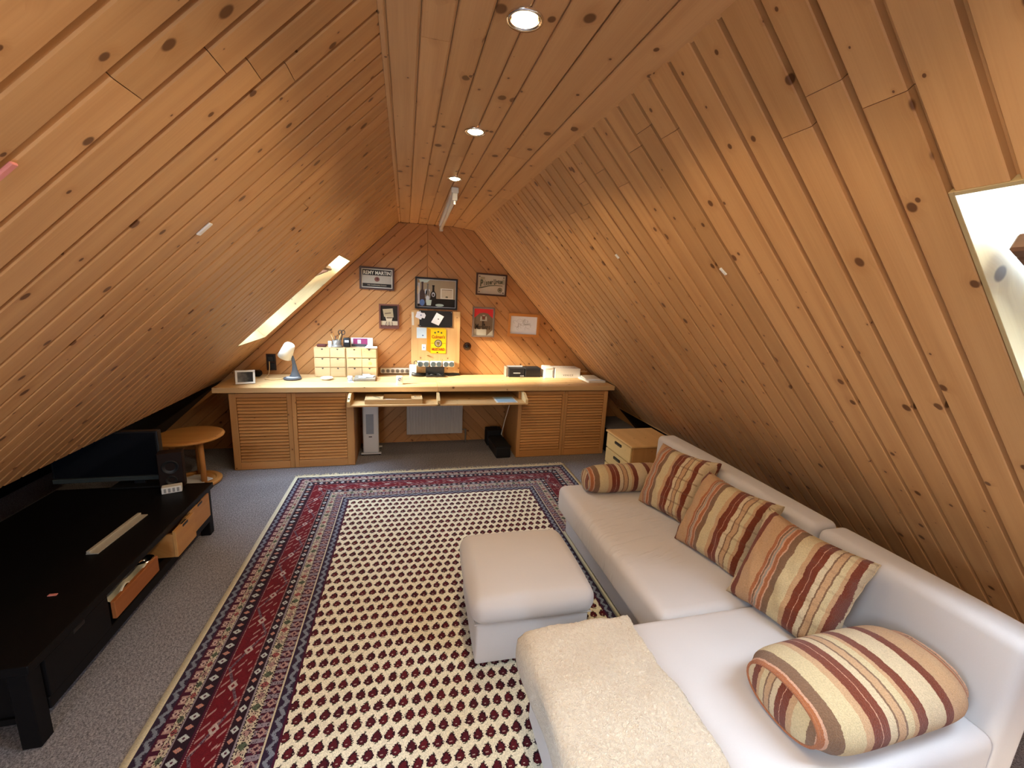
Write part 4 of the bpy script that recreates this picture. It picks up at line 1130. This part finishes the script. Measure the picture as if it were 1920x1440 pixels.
obj('roll', tube(BM(), [(-.022, .06, .026), (.024, .06, .026)], .025, 18), PAPER, t, smooth=True); obj('loose_end', bx(-.022, .024, -.035, .06, 0, .002), PAPER, t)
obj('core', tube(BM(), [(-.0235, .06, .026), (-.021, .06, .026)], .012, 12), CHAR, t)
t = empty('white_cube', (-.062, 4.255, ZT), (0, 0, .12), label='small white cube with blue round mark near the desk front edge', cat='cube')
obj('body', bx(-.028, .028, -.025, .025, 0, .078, .004, 2), WHITE, t)
bm = BM(); tube(bm, [(.013*math.cos(a*.42), 0, .013*math.sin(a*.42)) for a in range(13)], .0035, 6); obj('round_mark', bm, BLUEPR, t, (-.002, -.0255, .05))
t = empty('black_stand', (.31, 4.62, ZT), label='black stand with tangled cable in front of the notice board', cat='stand')
obj('base', bx(-.10, .10, -.03, .07, 0, .02, .006, 2), BLACK, t); obj('plate', bx(-.10, .10, .06, .072, .018, .095, .004), BLACK, t)
obj('cable', tube(BM(), [(-.09+.018*k+.012*math.sin(k*2.1), -.005+.03*math.sin(k*1.3), .027+.008*math.cos(k*1.7)) for k in range(11)], .005, 8), BLACK, t, smooth=True)
obj('tail_cable', tube(BM(), [(.09, .0, .026), (.15, .02, .006), (.19, .03, .006), (.24, .06, .006), (.28, .07, .006)], .004, 8), BLACK, t, smooth=True)
t = empty('plug_charger', (.075, 4.665, ZT), label='white charger block with black cable beside the notice board', cat='charger')
obj('body', bx(-.038, .038, -.03, .03, 0, .125, .006, 2), WHITE, t); obj('plug', tube(BM(), [(-.015, -.034, .03), (.06, -.045, .02), (.13, -.03, .012)], [.02, .018, .01], 12), BLACK, t, smooth=True)
obj('cable', tube(BM(), [(.01, 0, .124), (.012, .01, .155), (.03, .02, .165), (.05, .03, .14)], .004, 8), BLACK, t)

def gift_box(name, x0, x1, y0, y1, h, mat, label):
    t = empty(name, ((x0+x1)/2, (y0+y1)/2, ZT), label=label, cat='box'); a, b = (x1-x0)/2, (y1-y0)/2
    obj('body', bx(-a, a, -b, b, 0, h, .002), mat, t); return t, a, b
t, a, b = gift_box('black_box', 1.130, 1.312, 4.60, 4.735, .100, BLACKM, 'black cardboard box with small white print on the right of the desk')
obj('print', bx(-.04, .04, -b-.001, -b, .044, .052), GREYW, t); obj('print', bx(.04, .085, -b-.001, -b, .012, .018), GREYW, t)
obj('plastic_sleeve', bx(-a-.030, -a, -b+.03, b, 0, .112, .003), SMOKEGL, t); obj('open_flap', bx(-a, a, b-.03, b-.026, .1, .118), GREYW, t)
t, a, b = gift_box('black_box', 1.322, 1.502, 4.60, 4.74, .102, BLACK, 'plain black cardboard box beside the white carton on the desk'); obj('lid', bx(-a-.002, a+.002, -b-.002, b+.002, .078, .106, .002), BLACKM, t)
t, a, b = gift_box('white_carton', 1.660, 1.970, 4.545, 4.735, .112, WHITE, 'long white carton with black lettering on the right of the desk')
obj('lettering', text_mesh('VENICE', .125, .020, .0, spacing=1.35), INK, t, (.005, -b-.0012, .035), (PI/2, 0, 0))
for k in range(8): obj('top_mark', bx(-.13+k*.034, -.115+k*.034, .0, .012, .112, .1126), GREYW, t)
t, a, b = gift_box('white_carton', 1.540, 1.645, 4.555, 4.70, .118, PAPER, 'short white carton with rounded lid between black box and long carton'); obj('lid', bx(-a-.004, a+.004, -b-.003, b+.003, .095, .128, .012, 3), WHITE, t, smooth=True)
obj('slit', bx(a-.012, a-.006, -b-.0008, -b, .01, .09), CHAR, t)
for k, (lab, mt, w, l, h, a) in enumerate((('white covered book at the bottom of the stack on the right desk end', PAPER, .105, .15, .020, .05), ('cream covered book on top of the stack on the right desk end', PAPERC, .085, .12, .014, -.12))):
    t = empty('book', (2.06-.008*k, 4.43+.02*k, ZT+.0205*k), (0, 0, a), lab, 'book', 'books on the right end of the desk')
    obj('cover', bx(-w, w, -l, l, h-.003, h, .001), mt, t); obj('back_cover', bx(-w, w, -l, l, 0, .003, .001), mt, t); obj('pages', bx(-w+.004, w-.004, -l+.004, l-.004, .003, h-.003), PAPERC if k == 0 else PAPER, t)
t = empty('wooden_box', (2.045, 4.69, ZT), label='low tan wooden box against the wall behind the books', cat='box')
obj('body', bx(-.06, .06, -.03, .035, 0, .05, .003), HONEY, t); obj('lid', bx(-.063, .063, -.033, .038, .05, .062, .003), TANW, t)

# ------------------------------------------------------------------ on the far wall
def wall_thing(name, x, z, label, cat, group=None, ry=0.0):
    return empty(name, (x, D, z), (0, ry, 0), label, cat, group)
def frame_parts(t, w, h, fw, mat, dep=.022, back=None):
    bm = BM()
    for pts in ([(-w/2, -h/2), (w/2, -h/2), (w/2-fw, -h/2+fw), (-w/2+fw, -h/2+fw)], [(w/2, -h/2), (w/2, h/2), (w/2-fw, h/2-fw), (w/2-fw, -h/2+fw)],
                [(w/2, h/2), (-w/2, h/2), (-w/2+fw, h/2-fw), (w/2-fw, h/2-fw)], [(-w/2, h/2), (-w/2, -h/2), (-w/2+fw, -h/2+fw), (-w/2+fw, h/2-fw)]):
        prism(bm, pts, 0, dep)
    obj('frame', bm, mat, t, (0, -.001, 0), (PI/2, 0, 0))
    if back: obj('backing', bx(-w/2+fw, w/2-fw, -.010, -.001, -h/2+fw, h/2-fw), back, t)
def flat(t, name, x0, x1, z0, z1, mat, lay=1):
    return obj(name, bx(x0, x1, -.0105-.0008*lay, -.0105-.0008*(lay-1), z0, z1), mat, t)
def poly(t, name, pts, mat, lay=1):
    b = BM()
    if area(pts) < 0: pts = pts[::-1]
    prism(b, pts, .0105+.0008*(lay-1), .0105+.0008*lay); return obj(name, b, mat, t, (0, 0, 0), (PI/2, 0, 0))
def words(t, s, x, z, w, h, mat, lay=2, bold=0.0, shear=0.0, rot=0.0, spacing=1.0, name='lettering'):
    return obj(name, text_mesh(s, w, h, bold, shear, spacing=spacing), mat, t, (x, -.0106-.0009*lay, z), (PI/2, -rot, 0))
def ellipse(cx, cz, a, b, n=22): return [(cx+a*math.cos(2*PI*k/n), cz+b*math.sin(2*PI*k/n)) for k in range(n)]

t = wall_thing('framed_mirror_sign', -.289, 1.804, 'dark framed drinks mirror sign at the upper left of the gable wall', 'sign', 'framed pictures on the gable wall', .012)
w, h = .345, .228; frame_parts(t, w, h, .018, DKBROWN, .022, GREYBE)
flat(t, 'border_line', -w/2+.020, w/2-.020, -h/2+.020, h/2-.020, PAPERC, 1); flat(t, 'field', -w/2+.025, w/2-.025, -h/2+.025, h/2-.025, plain('warm_grey_mirror', (.42, .36, .28), .12, .6), 2)
flat(t, 'top_band', -w/2+.030, w/2-.030, .030, h/2-.028, INK, 3); flat(t, 'bottom_band', -w/2+.030, w/2-.030, -h/2+.028, -.052, INK, 3)
words(t, 'REMY MARTIN', 0, .057, .268, .036, PAPERC, 4, .02); words(t, 'FINE CHAMPAGNE COGNAC', 0, -.069, .19, .010, BEIGE, 4)
poly(t, 'emblem', ellipse(0, -.008, .026, .024), MAHOG, 3); poly(t, 'emblem_centre', ellipse(.004, -.004, .012, .009), DKRED, 4)  # smaller dark red oval printed over the brown emblem

t = wall_thing('framed_picture', -.172, 1.418, 'small mahogany framed picture of a boxy figure left of the mirror', 'picture', 'framed pictures on the gable wall')
w, h = .205, .258; frame_parts(t, w, h, .016, MAHOG, .022, INK)
flat(t, 'ground', -w/2+.016, w/2-.016, -h/2+.016, -.048, BEIGE, 1); flat(t, 'table_edge', -w/2+.016, w/2-.016, -h/2+.016, -.092, MAHOG, 2)
poly(t, 'box_head', [(-.066, .075), (.036, .085), (.046, -.008), (-.052, -.004)], GOLDY, 2); poly(t, 'box_body', [(-.040, .0), (.036, .0), (.024, -.060), (-.026, -.060)], BEIGE, 3)
for k in range(5): poly(t, 'leg_shape', [(-.03+k*.014, -.055), (-.024+k*.014, -.055), (-.03+k*.018-.004, -.100), (-.036+k*.018-.004, -.100)], GOLDY if k % 2 else DKBROWN, 4)
poly(t, 'dark_fold', [(-.046, .035), (.020, .044), (.018, .030), (-.044, .022)], MARBR, 3); poly(t, 'dark_fold', [(-.03, -.006), (.034, -.004), (.028, -.020), (-.026, -.022)], MARBR, 4)

t = wall_thing('framed_bar_picture', .322, 1.679, 'large black framed bar picture in the centre of the gable wall', 'picture', 'framed pictures on the gable wall', .008)
w, h = .452, .330; frame_parts(t, w, h, .018, BLACK, .024, MIRRORB)
a, b = w/2-.018, h/2-.018
flat(t, 'inner_line', -a, a, -b, b, GREYW, 1); flat(t, 'scene', -a+.006, a-.006, -b+.006, b-.006, MIRRORB, 2)
flat(t, 'dark_counter', -a+.006, a-.006, -b+.006, -.055, INK, 3)
for x0, x1, z0, z1, mt, ly in ((-a+.008, -.178, -.115, .105, GREYW, 4), (-.116, -.070, -.07, .040, GREYW, 4), (.042, .180, -.052, .058, PAPERC, 4), (.056, .166, -.042, .040, BEIGE, 5), (.056, .166, .040, .046, MARBR, 6)):
    flat(t, 'printed_shape', x0, x1, z0, z1, mt, ly)
def bottle_shape(cx, z0, h_, w_, mat, lay):
    o_ = [(w_, 0), (w_, .52), (w_*.85, .60), (w_*.36, .70), (w_*.32, .93), (w_*.42, .94), (w_*.42, 1.0)]
    pts = [(cx+x, z0+z*h_) for x, z in o_] + [(cx-x, z0+z*h_) for x, z in reversed(o_)]
    # convex pieces only: body, shoulder, neck
    for q in (pts[0:2]+pts[-2:], pts[1:4]+pts[-4:-1], pts[3:7]+pts[7:11]): poly(t, 'bottle_shape', q, mat, lay)
bottle_shape(-.150, -.138, .255, .028, BOTTLE, 5); bottle_shape(-.094, -.10, .20, .022, SMOKEGL, 5); bottle_shape(-.034, -.118, .205, .031, INK, 5)
poly(t, 'bottle_label', ellipse(-.150, -.100, .026, .034), BLUEPR, 6); poly(t, 'bottle_label', ellipse(-.094, -.050, .019, .026), GREYW, 6)
poly(t, 'glass_shape', [(-.112, -.070), (-.050, -.070), (-.058, -.128), (-.104, -.128)], PALEGR, 7); poly(t, 'saucer_shape', ellipse(.035, -.122, .045, .014), PALEGR, 6)
poly(t, 'round_label', ellipse(-.034, -.012, .018, .024), GREYW, 6); poly(t, 'round_label_core', ellipse(-.034, -.016, .010, .015), BOTTLE, 7)
poly(t, 'hand_shape', ellipse(-.196, .03, .014, .045), PAPERC, 5); poly(t, 'glove_shape', ellipse(-.112, .012, .012, .030), PAPER, 5)
poly(t, 'lampshade_shape', [(-.19, .142), (-.07, .142), (-.10, .112), (-.165, .108)], PALEGR, 4); poly(t, 'small_mark', ellipse(.110, -.032, .014, .008), OLIVE, 6)

t = wall_thing('framed_brewery_sign', .922, 1.803, 'dark framed cream beer sign at the upper right of the gable wall', 'sign', 'framed pictures on the gable wall', .02)
w, h = .345, .238; frame_parts(t, w, h, .017, DKBROWN, .022, BEIGE)
for sx in (-1, 1):
    for sz in (-1, 1): poly(t, 'corner_stud', ellipse(sx*.135, sz*.082, .007, .006, 12), INK, 2)
flat(t, 'small_stamp', -.124, -.076, .052, .078, GOLDY, 1)
for k, (s_, x, sc_) in enumerate((('P', -.112, 1.7), ('i', -.084, .95), ('l', -.072, 1.3), ('s', -.055, .85), ('n', -.034, .85), ('e', -.012, .85), ('r', .006, .85), ('U', .036, 1.35), ('r', .058, .85), ('q', .076, .95), ('u', .096, .85), ('e', .114, .85), ('l', .128, 1.3), ('l', .140, 1.3))):
    hh = .045*sc_; zz = .008 + .018*math.sin((x+.13)*9)*.6 + (hh-.029)*.25 + (x+.02)*.10
    wd = {'i': .008, 'l': .008, 'P': .036, 'U': .024}.get(s_, .017)
    words(t, s_, x, zz, wd*1.12, hh, OLIVE, 2, .05, .25, .12)
poly(t, 'swash', [(-.14, -.038), (-.10, -.028), (-.03, -.008), (.05, .0), (.125, -.002), (.125, -.008), (.05, -.008), (-.03, -.018), (-.10, -.040), (-.138, -.048)], OLIVE, 2)
poly(t, 'round_seal', ellipse(.098, -.052, .026, .026), OLIVE, 2); poly(t, 'seal_ring', ellipse(.098, -.052, .019, .019), GOLDY, 3); poly(t, 'seal_core', ellipse(.098, -.052, .012, .012), OLIVE, 4)

t = wall_thing('framed_cigarette_sign', .846, 1.390, 'upright red and brown framed cigarette mirror right of the centre', 'sign', 'framed pictures on the gable wall', .006)
w, h = .252, .333; frame_parts(t, w, h, .014, TAUPEFR, .02, GREYBE)
a, b = w/2-.014, h/2-.014
flat(t, 'field', -a+.006, a-.006, -b+.006, b-.006, MARBR, 1)
poly(t, 'red_roof', [(-a+.006, b-.006), (a-.006, b-.006), (a-.006, .045), (.045, .098), (0, .105), (-.045, .098), (-a+.006, .045)], REDPR, 2)
flat(t, 'pale_base', -a+.006, .035, -b+.006, -.075, GREYBE, 2); poly(t, 'pale_corner', [(.045, -b+.006), (a-.006, -.085), (a-.006, -b+.006)], GREYBE, 2)
poly(t, 'crest_shield', ellipse(0, .052, .016, .018), MAHOG, 3); poly(t, 'crest_base', [(-.042, .014), (.042, .014), (.036, .026), (-.036, .026)], GREYBE, 3)
for sx in (-1, 1): poly(t, 'crest_side', [(sx*.018, .026), (sx*.040, .028), (sx*.034, .068), (sx*.020, .060)], GREYBE, 3)
poly(t, 'crest_crown', [(-.012, .068), (.012, .068), (.016, .082), (.006, .075), (0, .086), (-.006, .075), (-.016, .082)], GREYBE, 4)
for s_, x, wd, hh, z in (('M', -.074, .034, .062, -.050), ('a', -.046, .018, .036, -.062), ('r', -.026, .014, .036, -.062), ('l', -.008, .009, .092, -.034), ('b', .010, .018, .092, -.034), ('o', .031, .018, .036, -.062), ('r', .050, .014, .036, -.062), ('o', .070, .018, .036, -.062)):
    words(t, s_, x, z, wd, hh, INK, 4, .02)

t = wall_thing('framed_drawing', 1.315, 1.368, 'orange wood framed pencil drawing on white paper, right of the cigarette mirror', 'picture', 'framed pictures on the gable wall', .02)
w, h = .375, .262; frame_parts(t, w, h, .030, ORANGEFR, .026, PAPER)
sk = BM(); rk = random.Random(4)
for k in range(34):
    x, z = rk.gauss(-.01, .055), rk.gauss(.0, .035); a = rk.choice((0, PI/2, .4, -.4, 1.2)); L = rk.uniform(.015, .06)
    x1, z1 = x+L*math.cos(a), z+L*math.sin(a)
    if max(abs(x), abs(x1)) > .13 or max(abs(z), abs(z1)) > .085: continue
    nx_, nz_ = -math.sin(a)*.0009, math.cos(a)*.0009
    prism(sk, [(x-nx_, z-nz_), (x1-nx_, z1-nz_), (x1+nx_, z1+nz_), (x+nx_, z+nz_)], .0108, .0112)
for cx, cz, r in ((-.055, -.035, .026), (-.105, .035, .02), (-.05, .045, .03), (.02, .04, .03), (.055, -.01, .03)):
    pts = ellipse(cx, cz, r, r*.8, 16)
    for k in range(12):
        p, q = Vector(pts[k]), Vector(pts[k+1]); n_ = Vector((-(q-p).y, (q-p).x)).normalized()*.0008
        prism(sk, [tuple(p-n_), tuple(q-n_), tuple(q+n_), tuple(p+n_)], .0108, .0112)
obj('pencil_lines', sk, PENC, t, (0, 0, 0), (PI/2, 0, 0))

# notice board panel
t = wall_thing('notice_board', .320, .815, 'upright knotty pine board leaning on the wall behind the desk centre', 'board')
obj('panel', bx(-.262, .262, -.050, -.028, 0, .682, .003), BOARD, t)
for x in (-.2, .2): obj('batten', bx(x-.02, x+.02, -.028, -.001, .02, .66), PINE_Z, t)
obj('foot', bx(-.26, .26, -.06, -.02, -.023, 0), BLACK, t)
YN = D-.0505
def pin_thing(name, pts, mat, label, cat, th=.0015, lay=0, marks=()):
    cx = sum(p[0] for p in pts)/len(pts); cz = sum(p[1] for p in pts)/len(pts)
    t = empty(name, (cx, YN-lay*.006, cz), label=label, cat=cat)
    q = [(x-cx, z-cz) for x, z in pts]
    if area(q) < 0: q.reverse()
    b = BM(); prism(b, q, 0, th); obj('sheet', b, mat, t, rot=(PI/2, 0, 0))
    for (mx, mz, r, mm) in marks:
        b = BM(); prism(b, ellipse(mx-cx, mz-cz, r, r, 14), th, th+.0008); obj('mark', b, mm, t, rot=(PI/2, 0, 0))
    return t
t = pin_thing('black_magnet_board', [(.140, 1.497), (.493, 1.497), (.495, 1.322), (.141, 1.318)], BLACK, 'black metal magnet board below the central picture', 'magnet board', .004)
for x, z in ((-.165, .078), (.165, .078), (-.165, -.078), (.165, -.078)): obj('screw', lathe(BM(), [(0, .002), (.004, .0015), (.005, 0)], 12), CHROME, t, (x, -.004, z), (PI/2, 0, 0))
pin_thing('note_paper', [(.098, 1.425), (.118, 1.485), (.150, 1.482), (.165, 1.470), (.195, 1.470), (.208, 1.445), (.195, 1.412), (.168, 1.418), (.158, 1.398)], PAPER, 'cut-out pale blue paper note on the left of the black magnet board', 'note', .001, 1, ((.158, 1.446, .007, BLUEPR),))
pin_thing('note_paper', [(.264, 1.373), (.323, 1.479), (.402, 1.439), (.346, 1.340)], PAPER, 'tilted square paper note on the right of the black magnet board', 'note', .001, 1, ((.342, 1.410, .007, CHAR),))
pin_thing('note_paper', [(.113, 1.315), (.217, 1.313), (.217, 1.199), (.113, 1.199)], plain('pale_blue_note', (.62, .76, .86), .8, .1), 'pale blue note pinned left of the yellow tin sign', 'note', .001, 0, ((.178, 1.229, .008, BLUEPR),))
pin_thing('note_paper', [(.168, 1.133), (.213, 1.133), (.213, 1.068), (.168, 1.068)], PAPER, 'small white card pinned below the pale blue note', 'note', .003, 0, ((.190, 1.098, .007, BLUEPR),))
pin_thing('paper_strip', [(.060, 1.476), (.084, 1.476), (.086, 1.336), (.064, 1.336)], PAPERC, 'narrow cream paper strip at the left edge of the notice board', 'paper strip', .002)
t = pin_thing('mustard_sign', [(.222, 1.315), (.410, 1.312), (.428, 1.296), (.428, 1.036), (.262, 1.036), (.220, 1.066)], YELLOW, 'yellow mustard tin sign shaped like a box on the notice board', 'sign', .003)
cx = sum(p[0] for p in ((.222, 0), (.410, 0), (.428, 0), (.428, 0), (.262, 0), (.220, 0)))/6; cz = (1.315+1.312+1.296+1.036+1.036+1.066)/6
def my(name, pts, mat, lay):
    q = [(x-cx, z-cz) for x, z in pts]
    if area(q) < 0: q.reverse()
    b = BM(); prism(b, q, .003+.0007*(lay-1), .003+.0007*lay); return obj(name, b, mat, t, rot=(PI/2, 0, 0))
my('box_side', [(.222, 1.314), (.262, 1.296), (.262, 1.037), (.220, 1.066)], ORANGE, 1)
my('top_edge', [(.226, 1.313), (.408, 1.311), (.425, 1.297), (.264, 1.298)], plain('mustard_top', (.72, .48, .02)), 1)
my('emblem_ring', ellipse(.343, 1.146, .042, .042), OLIVE, 2); my('emblem_disc', ellipse(.343, 1.146, .033, .033), GOLDY, 3)
my('bull_face', [(.327, 1.163), (.334, 1.158), (.352, 1.158), (.359, 1.163), (.353, 1.138), (.347, 1.124), (.339, 1.124), (.333, 1.138)], INK, 4); my('bull_blaze', [(.340, 1.154), (.346, 1.154), (.346, 1.130), (.340, 1.130)], YELLOW, 5)
my('rule', [(.268, 1.149), (.298, 1.149), (.298, 1.146), (.268, 1.146)], REDINK, 2); my('rule', [(.388, 1.149), (.422, 1.149), (.422, 1.146), (.388, 1.146)], REDINK, 2)
for k in range(3): my('coat_of_arms', ellipse(.309+k*.034, 1.262+(.010 if k == 1 else 0), .010, .010, 8), OLIVE, 2)
my('base_mark', ellipse(.335, 1.046, .010, .006, 10), INK, 2)
for s_, z, wd, hh, bold in (("Colman's", 1.218, .142, .036, .025), ('MUSTARD', 1.081, .140, .030, .045)):
    obj('lettering', text_mesh(s_, wd, hh, bold), REDINK, t, (.344-cx, -.0056, z-cz), (PI/2, 0, 0))
obj('brass_hook', bx(-.014, .014, -.012, 0, -.004, .004, .003), plain('brass', (.55, .38, .10), .3, .5, 1.0), None, (.235, YN, 1.010), label='small brass hook under the yellow tin sign', cat='hook')

# socket strips
t = empty('octagon_socket_strip', (.322, YN, .918), label='white strip of six grey octagonal sockets on the notice board', cat='socket strip')
for k in range(3):
    x = -.138+k*.138
    b = BM(); box(b, x-.066, x+.066, -.030, 0, -.034, .034, .014, 2); obj('housing', b, WHITE, t)
    for e in (-1, 1):
        cxk = x+e*.031; pts = [(cxk+.029*math.cos(PI/8+q*PI/4), .029*math.sin(PI/8+q*PI/4)) for q in range(8)]
        b = BM(); prism(b, pts, .030, .0325); s_ = obj('socket', b, GREYP, t, rot=(PI/2, 0, 0))
t = wall_thing('round_socket_strip', -.115, .833, 'beige strip of six round sockets on the wall beside the mini chests', 'socket strip')
b = BM(); box(b, -.155, .155, -.035, -.001, -.030, .030, .012, 3); obj('housing', b, PAPERC, t, smooth=False)
for k in range(6):
    o_ = obj('socket', lathe(BM(), [(0, .004), (.012, .003), (.018, -.002), (.019, .001), (.021, .001), (.021, -.003)], 20), SMOKEGL, t, (-.126+k*.0505, -.0365, 0), (PI/2, 0, 0), smooth=True)
    obj('pin_hole', lathe(BM(), [(0, .005), (.005, .0045), (.005, .003)], 10), BLACK, o_)
t = wall_thing('round_wall_knob', .672, 1.112, 'round dark brown knob on the wall right of the notice board', 'knob')
obj('rose', lathe(BM(), [(0, .012), (.038, .011), (.044, .004), (.045, 0)], 28), DKBROWN, t, (0, -.001, 0), (PI/2, 0, 0), smooth=True)
obj('cap', lathe(BM(), [(0, .026), (.018, .024), (.024, .016), (.025, .010)], 24), BLACK, t, (0, -.001, 0), (PI/2, 0, 0), smooth=True)
